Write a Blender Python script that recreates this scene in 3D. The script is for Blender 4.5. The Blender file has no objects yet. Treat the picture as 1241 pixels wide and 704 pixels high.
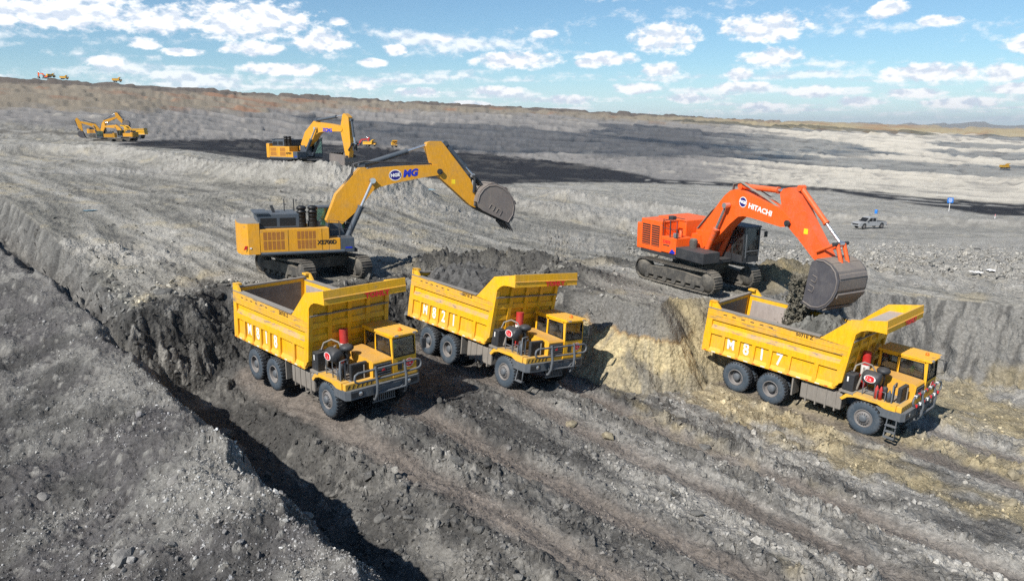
import bpy, bmesh, math, random
import numpy as np
from mathutils import Matrix, Vector, Euler

# ------------------------------------------------------------------ scene, camera, sky, sun, exposure
scene = bpy.context.scene
COL = scene.collection
CZ = 12.0                                   # camera height above the datum of the pit
FPX, HOR = 924.0, 155.0                     # measured focal length and horizon row of the photograph (1241 px wide)
PITCH = math.atan((352.0 - HOR) / FPX)
cd = bpy.data.cameras.new('camera'); cam = bpy.data.objects.new('camera', cd); COL.objects.link(cam)
cd.sensor_width = 36.0; cd.lens = FPX / 1241.0 * 36.0
cd.clip_start = 0.5; cd.clip_end = 60000.0
cam.location = (0, 0, CZ); cam.rotation_euler = (math.pi / 2 - PITCH, 0, 0)
scene.camera = cam

SUN_EL = math.radians(43.0); SUN_DIR = Vector((-0.64, -0.77, 0)).normalized() * math.cos(SUN_EL) + Vector((0, 0, math.sin(SUN_EL)))
sd = bpy.data.lights.new('sun', 'SUN'); sd.energy = 5.0; sd.angle = math.radians(0.53); sd.color = (1.0, 0.955, 0.89)
sun = bpy.data.objects.new('sun', sd); COL.objects.link(sun)
sun.rotation_euler = SUN_DIR.to_track_quat('Z', 'Y').to_euler()

scene.render.engine = 'CYCLES'
scene.view_settings.view_transform = 'Standard'
scene.view_settings.look = 'None'
scene.view_settings.exposure = 0.45
scene.view_settings.gamma = 1.0
scene.view_settings.use_curve_mapping = False
scene.cycles.use_denoising = False
scene.cycles.sample_clamp_indirect = 3.0
scene.cycles.max_bounces = 5
scene.cycles.diffuse_bounces = 2
scene.cycles.glossy_bounces = 2
scene.cycles.transparent_max_bounces = 8
scene.cycles.volume_bounces = 0

world = bpy.data.worlds.new('World'); scene.world = world; world.use_nodes = True


class NT:
    """small node-tree writer"""
    def __init__(s, tree): s.t = tree; s.n = tree.nodes; s.l = tree.links
    def new(s, typ, **kw):
        nd = s.n.new(typ)
        for k, v in kw.items(): setattr(nd, k, v)
        return nd
    def put(s, sock, v):
        if isinstance(v, bpy.types.NodeSocket): s.l.new(v, sock)
        else: sock.default_value = v
    def math(s, op, a, b=0.0, c=None, clamp=False):
        nd = s.n.new('ShaderNodeMath'); nd.operation = op; nd.use_clamp = clamp
        s.put(nd.inputs[0], a); s.put(nd.inputs[1], b)
        if c is not None: s.put(nd.inputs[2], c)
        return nd.outputs[0]
    def vmath(s, op, a, b=(0, 0, 0)):
        nd = s.n.new('ShaderNodeVectorMath'); nd.operation = op
        s.put(nd.inputs[0], a); s.put(nd.inputs[1], b)
        return nd.outputs[1] if op in ('LENGTH', 'DOT_PRODUCT') else nd.outputs[0]
    def xyz(s, x, y, z):
        nd = s.n.new('ShaderNodeCombineXYZ')
        for i, v in enumerate((x, y, z)): s.put(nd.inputs[i], v)
        return nd.outputs[0]
    def noise(s, vec, scale, detail=3.0, rough=0.55, lac=2.0):
        nd = s.n.new('ShaderNodeTexNoise'); nd.noise_dimensions = '3D'
        s.put(nd.inputs['Vector'], vec); nd.inputs['Scale'].default_value = scale
        nd.inputs['Detail'].default_value = detail; nd.inputs['Roughness'].default_value = rough
        nd.inputs['Lacunarity'].default_value = lac
        return nd.outputs['Fac']
    def maprange(s, v, a, b, c=0.0, d=1.0, smooth=False):
        nd = s.n.new('ShaderNodeMapRange'); nd.clamp = True
        if smooth: nd.interpolation_type = 'SMOOTHSTEP'
        s.put(nd.inputs[0], v)
        for i, q in enumerate((a, b, c, d)): s.put(nd.inputs[i + 1], q)
        return nd.outputs[0]
    def mix(s, fac, a, b, mode='MIX'):
        nd = s.n.new('ShaderNodeMix'); nd.data_type = 'RGBA'; nd.blend_type = mode
        s.put(nd.inputs[0], fac)
        for i, q in ((6, a), (7, b)):
            s.put(nd.inputs[i], q if isinstance(q, bpy.types.NodeSocket) else (*q[:3], 1.0))
        return nd.outputs[2]


def build_sky():
    w = NT(world.node_tree)
    for nd in list(w.n): w.n.remove(nd)
    sky = w.new('ShaderNodeTexSky', sky_type='NISHITA', sun_disc=False)
    sky.sun_elevation = SUN_EL; sky.sun_rotation = math.atan2(SUN_DIR.x, SUN_DIR.y)
    sky.altitude = 1200.0; sky.air_density = 1.0; sky.dust_density = 0.25; sky.ozone_density = 2.5
    tc = w.new('ShaderNodeTexCoord'); d = tc.outputs['Generated']
    sep = w.new('ShaderNodeSeparateXYZ'); w.l.new(d, sep.inputs[0])
    X, Y, Z = sep.outputs
    hl = w.math('SQRT', w.math('ADD', w.math('MULTIPLY', X, X), w.math('MULTIPLY', Y, Y)))
    el = w.math('DIVIDE', Z, w.math('MAXIMUM', hl, 1e-4))          # tan of elevation
    az = w.math('ARCTAN2', X, Y)
    # fair-weather cumulus field: a layer seen at a slant, the same all round the sky
    elc = w.math('MAXIMUM', el, 0.0)
    dist = w.math('DIVIDE', 1.0, w.math('ADD', elc, 0.035))        # distance to the layer in cloud heights
    ux = w.math('MULTIPLY', w.math('DIVIDE', X, w.math('MAXIMUM', hl, 1e-4)), dist)
    uy = w.math('MULTIPLY', w.math('DIVIDE', Y, w.math('MAXIMUM', hl, 1e-4)), dist)
    # puffy vertical relief: elevation noise lifts the tops
    puff = w.noise(w.xyz(w.math('MULTIPLY', az, 62.0), w.math('MULTIPLY', el, 105.0), 3.3), 1.0, 7.0, 0.62)
    field = w.noise(w.xyz(ux, uy, 7.0), 0.62, 2.0, 0.5)
    low = w.maprange(el, 0.015, 0.09, 0.125, 0.0)                      # heaps crowd together towards the horizon
    g1 = w.math('ADD', w.math('MULTIPLY', w.math('SUBTRACT', w.math('ADD', field, low), 0.555), 3.4), w.math('MULTIPLY', w.math('SUBTRACT', puff, 0.5), 1.7))
    best = None
    pos = w.xyz(az, el, 0.0)
    for (ca, cb, hw, hh) in CLOUDS:                                    # the single heaps of the photograph
        cc = cb + 0.36 * hh; hv = 0.62 * hh
        nd = w.n.new('ShaderNodeVectorMath'); nd.operation = 'MULTIPLY_ADD'
        w.l.new(pos, nd.inputs[0]); nd.inputs[1].default_value = (1 / hw, 1 / hv, 0); nd.inputs[2].default_value = (-ca / hw, -cc / hv, 0)
        r2 = w.vmath('DOT_PRODUCT', nd.outputs[0], nd.outputs[0])
        best = r2 if best is None else w.math('MINIMUM', best, r2)
    best = w.math('MULTIPLY', w.math('SUBTRACT', 1.05, best), 1.15)
    g2 = w.math('ADD', best, w.math('MULTIPLY', w.math('SUBTRACT', puff, 0.5), 3.0))
    a1 = w.maprange(g1, 0.0, 0.8, 0.0, 0.80, True)
    a2 = w.maprange(g2, 0.0, 0.9, 0.0, 1.0, True)
    alpha = w.math('MAXIMUM', a1, a2)
    alpha = w.math('MULTIPLY', alpha, w.maprange(el, -0.002, 0.012, 0.0, 1.0))
    # soft relief: a little greyer where the body thickens downwards
    up_puff = w.noise(w.xyz(w.math('MULTIPLY', az, 62.0), w.math('MULTIPLY', w.math('ADD', el, 0.0075), 105.0), 3.3), 1.0, 2.0, 0.5)
    here = w.noise(w.xyz(w.math('MULTIPLY', az, 62.0), w.math('MULTIPLY', el, 105.0), 3.3), 1.0, 2.0, 0.5)
    rel = w.math('SUBTRACT', here, up_puff)
    sh = w.maprange(rel, -0.17, 0.10, 0.0, 1.0, True)
    ccol = w.mix(sh, (7.0, 7.8, 9.0), (11.0, 11.1, 11.2))
    # thin milky veil low over the horizon
    veil = w.maprange(el, 0.0, 0.085, 0.60, 0.0, True)
    skyc = w.mix(1.0, sky.outputs[0], (0.80, 1.01, 1.06), 'MULTIPLY')
    skyc = w.mix(veil, skyc, (7.2, 9.0, 10.0))
    colr = w.mix(alpha, skyc, ccol)
    bg = w.new('ShaderNodeBackground'); bg.inputs[1].default_value = 0.080
    w.l.new(colr, bg.inputs[0])
    out = w.new('ShaderNodeOutputWorld'); w.l.new(bg.outputs[0], out.inputs[0])


def _cl(x0, x1, ytop, ybase):
    f = FPX
    return (math.atan(((x0 + x1) / 2 - 620.5) / f), (HOR - ybase) / f, (x1 - x0) / 2 / f * 1.05, max(ybase - ytop, 4) / f)


CLOUDS = [_cl(*c) for c in [(-30, 60, 28, 56), (30, 175, 24, 54), (160, 260, 26, 54), (235, 390, 14, 54), (368, 438, 44, 70), (284, 358, 60, 75),
                            (178, 214, 60, 72), (95, 190, 8, 30), (-40, 60, -14, 16), (568, 682, 66, 85), (694, 768, 68, 82), (758, 840, 36, 68), (860, 968, 30, 58),
                            (888, 960, 66, 86), (1030, 1074, 24, 41), (1092, 1134, 42, 53), (1052, 1160, 88, 106), (1170, 1215, 90, 108), (870, 905, 88, 102),
                            (410, 432, 32, 41), (526, 560, 50, 57), (640, 676, 44, 53), (300, 410, 82, 96), (470, 500, 60, 72), (1200, 1290, 62, 82), (215, 262, 70, 79),
                            (770, 820, 80, 96), (690, 730, 74, 86), (120, 170, 80, 92), (440, 476, 76, 86),
                            (560, 640, 106, 118), (655, 720, 116, 127), (735, 800, 102, 115), (800, 860, 115, 126), (850, 930, 103, 114), (940, 1010, 108, 121), (1000, 1060, 121, 131),
                            (1060, 1125, 113, 123), (1110, 1195, 123, 134), (1180, 1250, 110, 121), (540, 600, 123, 132), (880, 950, 126, 135), (480, 540, 108, 118), (420, 470, 100, 111)]]
build_sky()

# ------------------------------------------------------------------ materials
MATS = {}


def new_mat(name):
    m = bpy.data.materials.new(name); m.use_nodes = True
    t = NT(m.node_tree)
    b = next(n for n in t.n if n.type == 'BSDF_PRINCIPLED')
    MATS[name] = m
    return m, t, b


def paint(name, base, dust=(0.26, 0.22, 0.17), amt=0.35, rough=0.5, wear=0.0, spec=0.35, scale=1.0, metal=0.0, splash=0.0):
    """coach paint / rubber / steel with dust in blotches, on upward faces and scuffs"""
    m, t, b = new_mat(name)
    tc = t.new('ShaderNodeTexCoord'); P0 = tc.outputs['Object']; oi = t.new('ShaderNodeObjectInfo')
    P = t.vmath('ADD', P0, oi.outputs['Location'])
    n1 = t.noise(P, 1.3 * scale, 5, 0.65); n2 = t.noise(P, 9.0 * scale, 4, 0.7); n3 = t.noise(t.vmath('MULTIPLY', P, (1.0, 1.0, 0.22)), 14.0 * scale, 3, 0.6)
    geo = t.new('ShaderNodeNewGeometry'); sep = t.new('ShaderNodeSeparateXYZ'); t.l.new(geo.outputs['Normal'], sep.inputs[0])
    up = t.maprange(sep.outputs[2], 0.35, 1.0)
    f = t.math('ADD', t.math('MULTIPLY', n1, 0.9), t.math('MULTIPLY', n2, 0.45))
    f = t.math('ADD', f, t.math('MULTIPLY', up, 0.30))
    if splash > 0:
        sp0 = t.new('ShaderNodeSeparateXYZ'); t.l.new(P0, sp0.inputs[0])
        f = t.math('ADD', f, t.maprange(sp0.outputs[2], 0.6, 2.4, splash, 0.0))
    f = t.maprange(f, 0.62, 1.25, 0.0, 1.0)
    f = t.math('MULTIPLY', f, amt * 1.6, clamp=True)
    shade = t.mix(t.maprange(n3, 0.35, 0.7), [c * 0.86 for c in base], [min(c * 1.05, 1) for c in base])
    col = t.mix(f, shade, dust)
    if wear > 0:
        wv = t.maprange(t.noise(t.vmath('MULTIPLY', P, (0.6, 1.0, 3.0)), 2.6 * scale, 5, 0.62), 0.68 - wear * 0.12, 0.76 - wear * 0.12)
        col = t.mix(t.math('MULTIPLY', wv, 0.75), col, (0.17, 0.15, 0.13))
    t.l.new(col, b.inputs['Base Color'])
    t.l.new(t.maprange(f, 0.0, 0.8, rough, 0.9), b.inputs['Roughness'])
    b.inputs['Specular IOR Level'].default_value = spec
    b.inputs['Metallic'].default_value = metal
    bp = t.new('ShaderNodeBump'); bp.inputs['Strength'].default_value = 0.12; bp.inputs['Distance'].default_value = 0.02
    t.l.new(n2, bp.inputs['Height']); t.l.new(bp.outputs[0], b.inputs['Normal'])
    return m


def flat(name, base, rough=0.6, spec=0.4, emit=0.0):
    m, t, b = new_mat(name)
    tc = t.new('ShaderNodeTexCoord')
    n = t.noise(tc.outputs['Object'], 12.0, 4, 0.6)
    t.l.new(t.mix(t.maprange(n, 0.3, 0.75), [c * 0.82 for c in base], [min(1, c * 1.08) for c in base]), b.inputs['Base Color'])
    b.inputs['Roughness'].default_value = rough; b.inputs['Specular IOR Level'].default_value = spec
    return m


def glass(name, tint, refl=0.10):
    m, t, b = new_mat(name)
    t.n.remove(b)
    tr = t.new('ShaderNodeBsdfTransparent'); tr.inputs[0].default_value = (*tint, 1)
    gl = t.new('ShaderNodeBsdfGlossy'); gl.inputs['Roughness'].default_value = 0.05; gl.inputs[0].default_value = (0.9, 0.95, 1, 1)
    df = t.new('ShaderNodeBsdfDiffuse'); df.inputs[0].default_value = (0.22, 0.2, 0.18, 1)
    tc = t.new('ShaderNodeTexCoord')
    dn = t.maprange(t.noise(tc.outputs['Object'], 4.0, 5, 0.6), 0.4, 0.8, 0.03, 0.25)
    fr = t.new('ShaderNodeFresnel'); fr.inputs[0].default_value = 1.5
    m1 = t.new('ShaderNodeMixShader'); t.l.new(t.math('ADD', fr.outputs[0], refl * 0.3), m1.inputs[0]); t.l.new(tr.outputs[0], m1.inputs[1]); t.l.new(gl.outputs[0], m1.inputs[2])
    m2 = t.new('ShaderNodeMixShader'); t.l.new(dn, m2.inputs[0]); t.l.new(m1.outputs[0], m2.inputs[1]); t.l.new(df.outputs[0], m2.inputs[2])
    o = next(n for n in t.n if n.type == 'OUTPUT_MATERIAL'); t.l.new(m2.outputs[0], o.inputs[0])
    return m


def soil_material(name, attr='soil', bump=1.0, rock=False):
    m, t, b = new_mat(name)
    at_ = t.new('ShaderNodeAttribute'); at_.attribute_name = attr
    tc = t.new('ShaderNodeTexCoord'); P = tc.outputs['Object']
    n1 = t.noise(P, 0.9, 4, 0.6); n2 = t.noise(P, 5.0, 5, 0.72); n3 = t.noise(P, 26.0, 3, 0.7)
    vo = t.new('ShaderNodeTexVoronoi'); vo.feature = 'F1'; vo.inputs['Scale'].default_value = 7.0
    t.l.new(t.vmath('ADD', P, t.xyz(t.math('MULTIPLY', n2, 0.12), t.math('MULTIPLY', n3, 0.06), 0.0)), vo.inputs['Vector'])
    clod = t.maprange(vo.outputs['Distance'], 0.1, 0.75, 1.0, 0.0)
    v = t.math('ADD', t.math('MULTIPLY', n1, 0.40), t.math('ADD', t.math('MULTIPLY', n2, 0.80), t.math('MULTIPLY', n3, 0.55)))
    v = t.math('ADD', v, t.math('MULTIPLY', clod, 0.18))
    v = t.maprange(v, 0.50, 1.45, 0.30, 1.75)
    col = t.vmath('SCALE', at_.outputs['Color'])
    t.put(col.node.inputs['Scale'], v)
    t.l.new(col, b.inputs['Base Color'])
    b.inputs['Roughness'].default_value = 0.95; b.inputs['Specular IOR Level'].default_value = 0.15
    bp = t.new('ShaderNodeBump'); bp.inputs['Strength'].default_value = 0.9 * bump; bp.inputs['Distance'].default_value = 0.14
    hgt = t.math('ADD', n2, t.math('ADD', t.math('MULTIPLY', n3, 0.35), t.math('MULTIPLY', clod, 0.45)))
    t.l.new(hgt, bp.inputs['Height']); t.l.new(bp.outputs[0], b.inputs['Normal'])
    return m


soil_material('soil_ground'); soil_material('soil_rock', bump=0.6)
YEL = (0.82, 0.425, 0.010)
paint('yellow', YEL, dust=(0.36, 0.28, 0.17), amt=0.38, wear=0.2, splash=0.35); paint('yellow_dusty', (0.74, 0.37, 0.028), amt=0.42, wear=0.25)
paint('yellow_worn', (0.72, 0.38, 0.03), amt=0.5, wear=1.0)
paint('yellow_scraped', (0.72, 0.36, 0.03), dust=(0.27, 0.25, 0.23), amt=1.0, wear=1.3)
paint('digger_yellow', (0.66, 0.305, 0.016), dust=(0.30, 0.23, 0.14), amt=0.45, wear=0.25)
paint('orange', (0.84, 0.115, 0.012), dust=(0.34, 0.17, 0.10), amt=0.24, wear=0.18)
paint('orange_worn', (0.78, 0.11, 0.02), amt=0.30, wear=0.5)
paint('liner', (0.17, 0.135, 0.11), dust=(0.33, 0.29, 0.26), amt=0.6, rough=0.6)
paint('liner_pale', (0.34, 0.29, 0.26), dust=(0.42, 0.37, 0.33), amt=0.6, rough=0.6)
paint('rubber', (0.022, 0.024, 0.028), dust=(0.115, 0.115, 0.115), amt=0.45, rough=0.8, spec=0.2, scale=2)
paint('rubber_side', (0.05, 0.068, 0.088), dust=(0.17, 0.17, 0.17), amt=0.5, rough=0.75, spec=0.2, scale=2)
paint('rim', (0.16, 0.15, 0.145), dust=(0.25, 0.23, 0.21), amt=0.5, rough=0.6)
paint('grey_steel', (0.10, 0.112, 0.125), dust=(0.22, 0.21, 0.2), amt=0.35, rough=0.5)
paint('pale_steel', (0.22, 0.20, 0.175), dust=(0.28, 0.255, 0.22), amt=0.5, rough=0.65)
paint('dark_steel', (0.03, 0.032, 0.036), dust=(0.15, 0.14, 0.13), amt=0.3, rough=0.5)
paint('blue_steel', (0.06, 0.075, 0.095), dust=(0.16, 0.16, 0.155), amt=0.3, rough=0.5)
paint('muddy_steel', (0.06, 0.057, 0.052), dust=(0.23, 0.205, 0.165), amt=0.85, rough=0.8)
paint('bucket_steel', (0.16, 0.14, 0.13), dust=(0.30, 0.25, 0.19), amt=0.45, rough=0.55)
paint('bucket_dark', (0.075, 0.072, 0.08), dust=(0.20, 0.18, 0.16), amt=0.4, rough=0.55)
paint('red', (0.46, 0.022, 0.02), amt=0.25); paint('white_paint', (0.75, 0.74, 0.72), amt=0.15); paint('silver', (0.30, 0.31, 0.32), amt=0.3, rough=0.3, dust=(0.3, 0.27, 0.23))
flat('chrome', (0.62, 0.62, 0.64), 0.22, 0.8); MATS['chrome'].node_tree.nodes['Principled BSDF'].inputs['Metallic'].default_value = 0.8
flat('black', (0.012, 0.012, 0.013), 0.5); flat('interior', (0.07, 0.07, 0.072), 0.8); flat('beacon', (0.85, 0.16, 0.01), 0.3)
flat('grille_dark', (0.03, 0.022, 0.015), 0.7); flat('grille_rust', (0.33, 0.13, 0.025), 0.7)
flat('decal_white', (0.80, 0.79, 0.77), 0.5); flat('decal_red', (0.62, 0.02, 0.025), 0.5); flat('decal_blue', (0.01, 0.03, 0.42), 0.5); flat('decal_black', (0.015, 0.015, 0.018), 0.5)
flat('decal_navy', (0.012, 0.01, 0.17), 0.5); flat('decal_yellow', (0.85, 0.62, 0.02), 0.5)
flat('vest', (0.42, 0.80, 0.06), 0.8); flat('skin', (0.42, 0.24, 0.16), 0.6); flat('cloth', (0.03, 0.035, 0.05), 0.9); flat('hair', (0.012, 0.01, 0.009), 0.7)
flat('sign_blue', (0.02, 0.19, 0.62), 0.4); flat('pink', (0.8, 0.35, 0.35), 0.6); flat('tail_red', (0.6, 0.02, 0.03), 0.3)
glass('glass', (0.80, 0.83, 0.85)); glass('glass_green', (0.55, 0.75, 0.64))
# ------------------------------------------------------------------ terrain
F32 = np.float32
_rng = np.random.default_rng(7)
_perm = _rng.permutation(4096).astype(np.int64)
_ga = _rng.uniform(0, 2 * np.pi, 4096)
_gx = np.cos(_ga).astype(F32); _gy = np.sin(_ga).astype(F32)
_r1 = _rng.random(4096).astype(F32); _r2 = _rng.random(4096).astype(F32); _r3 = _rng.random(4096).astype(F32); _r4 = _rng.random(4096).astype(F32); _r5 = _rng.random(4096).astype(F32)


def _hash(ix, iy, seed):
    return _perm[(_perm[(ix + seed * 131) & 4095] + iy * 7 + seed * 17) & 4095]


def perlin(x, y, seed=0):
    x = np.asarray(x, np.float64); y = np.asarray(y, np.float64)
    fx0 = np.floor(x); fy0 = np.floor(y)
    ix = fx0.astype(np.int64); iy = fy0.astype(np.int64)
    fx = (x - fx0).astype(F32); fy = (y - fy0).astype(F32)
    ux = fx * fx * fx * (fx * (fx * 6 - 15) + 10); uy = fy * fy * fy * (fy * (fy * 6 - 15) + 10)
    def g(dx, dy):
        h = _hash(ix + dx, iy + dy, seed)
        return _gx[h] * (fx - dx) + _gy[h] * (fy - dy)
    a = g(0, 0); b = g(1, 0); c = g(0, 1); d = g(1, 1)
    return ((a + (b - a) * ux) + ((c + (d - c) * ux) - (a + (b - a) * ux)) * uy) * 1.5


def fbm(x, y, octv=4, seed=0, gain=0.5):
    o = 0; a = 1.0; f = 1.0
    for k in range(octv):
        o = o + a * perlin(x * f, y * f, seed + k); f *= 2.07; a *= gain
    return o


def chunks(x, y, scale, seed):
    """broken blocks: every Voronoi cell has its own height and tilt; returns relief in about -0.5..0.5 and a cell id value"""
    px = np.asarray(x / scale, np.float64); py = np.asarray(y / scale, np.float64)
    ix = np.floor(px).astype(np.int64); iy = np.floor(py).astype(np.int64)
    best = np.full(px.shape, 9.0, F32); sec = np.full(px.shape, 9.0, F32); hz = np.zeros(px.shape, F32); cid = np.zeros(px.shape, F32)
    for dx in (-1, 0, 1):
        for dy in (-1, 0, 1):
            h = _hash(ix + dx, iy + dy, seed)
            qx = (px - (ix + dx) - _r1[h]).astype(F32); qy = (py - (iy + dy) - _r2[h]).astype(F32)
            dd = qx * qx + qy * qy
            m = dd < best
            sec = np.where(m, best, np.minimum(sec, dd))
            val = _r3[h] - 0.5 + (_r4[h] - 0.5) * qx * 1.5 + (_r5[h] - 0.5) * qy * 1.5
            hz = np.where(m, val, hz); cid = np.where(m, _r3[h], cid); best = np.where(m, dd, best)
    edge = np.clip((np.sqrt(sec) - np.sqrt(best)) * 4.0, 0, 1)
    return hz * edge - 0.25 * (1 - edge), cid


def sstep(a, b, x):
    t = np.clip((x - a) / (b - a), 0, 1); return t * t * (3 - 2 * t)


def at(u, v, z):
    """the place on height z (relative to the camera) that the photograph shows at pixel u, v"""
    d = np.array([(u - 620.5) / FPX, math.cos(PITCH) + (352 - v) / FPX * math.sin(PITCH), -math.sin(PITCH) + (352 - v) / FPX * math.cos(PITCH)])
    return d * z / d[2]


def seg_dist(x, y, pts):
    """distance to a polyline and the parameter (vertex index + fraction) of the nearest place"""
    best = np.full(x.shape, 1e9); par = np.zeros(x.shape)
    for i in range(len(pts) - 1):
        ax, ay = pts[i][:2]; bx, by = pts[i + 1][:2]
        vx, vy = bx - ax, by - ay; L = vx * vx + vy * vy
        t = np.clip(((x - ax) * vx + (y - ay) * vy) / L, 0, 1)
        d = np.hypot(x - ax - t * vx, y - ay - t * vy)
        m = d < best
        best = np.where(m, d, best); par = np.where(m, i + t, par)
    return best, par


def inside(x, y, poly):
    r = np.zeros(x.shape, bool); n = len(poly)
    for i in range(n):
        x0, y0 = poly[i]; x1, y1 = poly[(i + 1) % n]
        c = ((y0 > y) != (y1 > y)) & (x < (x1 - x0) * (y - y0) / (y1 - y0 + 1e-12) + x0)
        r ^= c
    return r


# poses of the big machines (measured): position relative to the camera, yaw, pitch, roll
def rot3(yaw, p, r):
    cy, sy, cp, sp, cr, sr = math.cos(yaw), math.sin(yaw), math.cos(p), math.sin(p), math.cos(r), math.sin(r)
    return (np.array([[cy, -sy, 0], [sy, cy, 0], [0, 0, 1]]) @ np.array([[cp, 0, -sp], [0, 1, 0], [sp, 0, cp]]) @ np.array([[1, 0, 0], [0, cr, -sr], [0, sr, cr]]))


TRUCKS = []
for (yaw, p, r, T) in [(-47.2, -0.9, 0.4, (-5.68, 27.80, -10.21)), (-51.1, -1.3, -5.3, (0.84, 31.71, -10.60)), (-47.8, -3.5, 1.4, (15.16, 29.77, -11.69))]:
    R_ = rot3(math.radians(yaw), math.radians(p), math.radians(r))
    TRUCKS.append((R_, np.array(T) + R_ @ np.array([0, 0, -0.31])))
XE = dict(pos=(-10.92, 41.10, -7.76), yaw=0.384, pit=-0.017, rol=-0.025, tyaw=-0.84)
HSC = 0.915
HI = dict(pos=(10.82 * HSC, 44.11 * HSC, -8.58 * HSC), yaw=-1.092, pit=-0.022, rol=0.012, tyaw=-0.99)
X2 = dict(pos=(-24.2, 88.0, -4.75), yaw=-0.62, pit=0.0, rol=0.0, tyaw=-0.3)

# height table of the upper bench and the far wall: per photo column, (distance, row)
_tab = {
    -200: [(65, 248), (100, 203), (160, 180), (220, 171), (300, 162), (320, 155), (345, 142), (430, 138), (500, 128), (640, 100), (850, 85)],
    0: [(65, 256), (100, 208), (160, 184), (220, 175), (300, 167), (320, 160), (345, 147), (430, 143), (500, 135), (640, 112), (740, 105), (850, 97)],
    150: [(62, 262), (100, 212), (145, 186), (220, 178), (300, 171), (380, 160), (430, 150), (520, 142), (680, 119), (900, 106)],
    240: [(60, 260), (100, 212), (150, 190), (210, 181), (400, 172), (460, 165), (560, 150), (650, 140), (950, 111)],
    400: [(60, 258), (88, 203), (125, 199), (200, 203), (560, 178), (640, 163), (800, 136), (1050, 120)],
    600: [(60, 288), (90, 248), (130, 226), (200, 222), (230, 217), (520, 190), (660, 170), (880, 145), (1200, 131)],
    800: [(60, 306), (100, 266), (150, 240), (220, 227), (300, 220), (330, 215), (520, 195), (800, 170), (1350, 142)],
    1000: [(60, 312), (100, 287), (131, 275), (165, 256), (230, 243), (300, 233), (350, 226), (520, 212), (900, 180), (1700, 151)],
    1200: [(60, 320), (107, 289), (131, 277), (160, 268), (190, 263), (230, 257), (330, 245), (370, 240), (520, 225), (1000, 190), (2200, 159)],
    1450: [(60, 326), (107, 294), (150, 276), (230, 264), (330, 250), (520, 230), (1000, 195), (2300, 163)],
}
_near = {-200: -7.0, 0: -7.4, 150: -7.7, 240: -7.8, 400: -7.85, 600: -8.05, 800: -8.1, 1000: -8.6, 1200: -9.3, 1450: -10.0}
_NA, _NL = 240, 420
_azg = np.linspace(-1.0, 1.0, _NA); _lg = np.linspace(math.log(3.0), math.log(30000.0), _NL)
_us = sorted(_tab); _cols = []
for u in _us:
    pr = [(math.log(3.0), _near[u]), (math.log(44.0), _near[u])]
    for D, v in _tab[u]: pr.append((math.log(D), (HOR - v) / FPX * D * math.cos(math.atan((u - 620.5) / FPX))))
    rim = pr[-1][1]
    pr += [(math.log(_tab[u][-1][0] * 1.15), rim * 1.02), (math.log(_tab[u][-1][0] * 2.2), min(rim, rim * 0.5 - 4)), (math.log(9000.0), -14.0), (math.log(30000.0), -20.0)]
    _cols.append(np.interp(_lg, [p[0] for p in pr], [p[1] for p in pr]))
_cols = np.array(_cols)
_au = np.array([math.atan((u - 620.5) / FPX) for u in _us])
_tabz = np.array([[np.interp(a, _au, _cols[:, j]) for j in range(_NL)] for a in _azg])
for _ in range(3):                                    # round the kinks off
    t_ = _tabz.copy(); t_[1:-1] = (_tabz[:-2] + 2 * _tabz[1:-1] + _tabz[2:]) / 4
    _tabz = t_
for _ in range(1):
    t_ = _tabz.copy(); t_[:, 1:-1] = (_tabz[:, :-2] + 2 * _tabz[:, 1:-1] + _tabz[:, 2:]) / 4; _tabz = t_


def table(x, y):
    D = np.hypot(x, y); a = np.arctan2(x, y)
    i = np.clip((a - _azg[0]) / (_azg[1] - _azg[0]), 0, _NA - 1.001); j = np.clip((np.log(np.maximum(D, 3.01)) - _lg[0]) / (_lg[1] - _lg[0]), 0, _NL - 1.001)
    i0 = i.astype(int); j0 = j.astype(int); fi = i - i0; fj = j - j0
    return (_tabz[i0, j0] * (1 - fi) * (1 - fj) + _tabz[i0 + 1, j0] * fi * (1 - fj) + _tabz[i0, j0 + 1] * (1 - fi) * fj + _tabz[i0 + 1, j0 + 1] * fi * fj)


def ucol(x, y): return 620.5 + FPX * np.tan(np.clip(np.arctan2(x, y), -1.2, 1.2))


_zu = [-200, 0, 150, 240, 400, 600, 800, 1000, 1200, 1450]
_coal0 = [300, 300, 259, 208, 195, 203, 292, 328, 222, 212]
_coal1 = [300, 300, 260, 405, 565, 525, 324, 352, 338, 335]
_tan0 = [500, 500, 540, 650, 790, 960, 1080, 1250, 1600, 1700]
_rim0 = [730, 740, 790, 860, 960, 1110, 1260, 1610, 2100, 2200]

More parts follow.
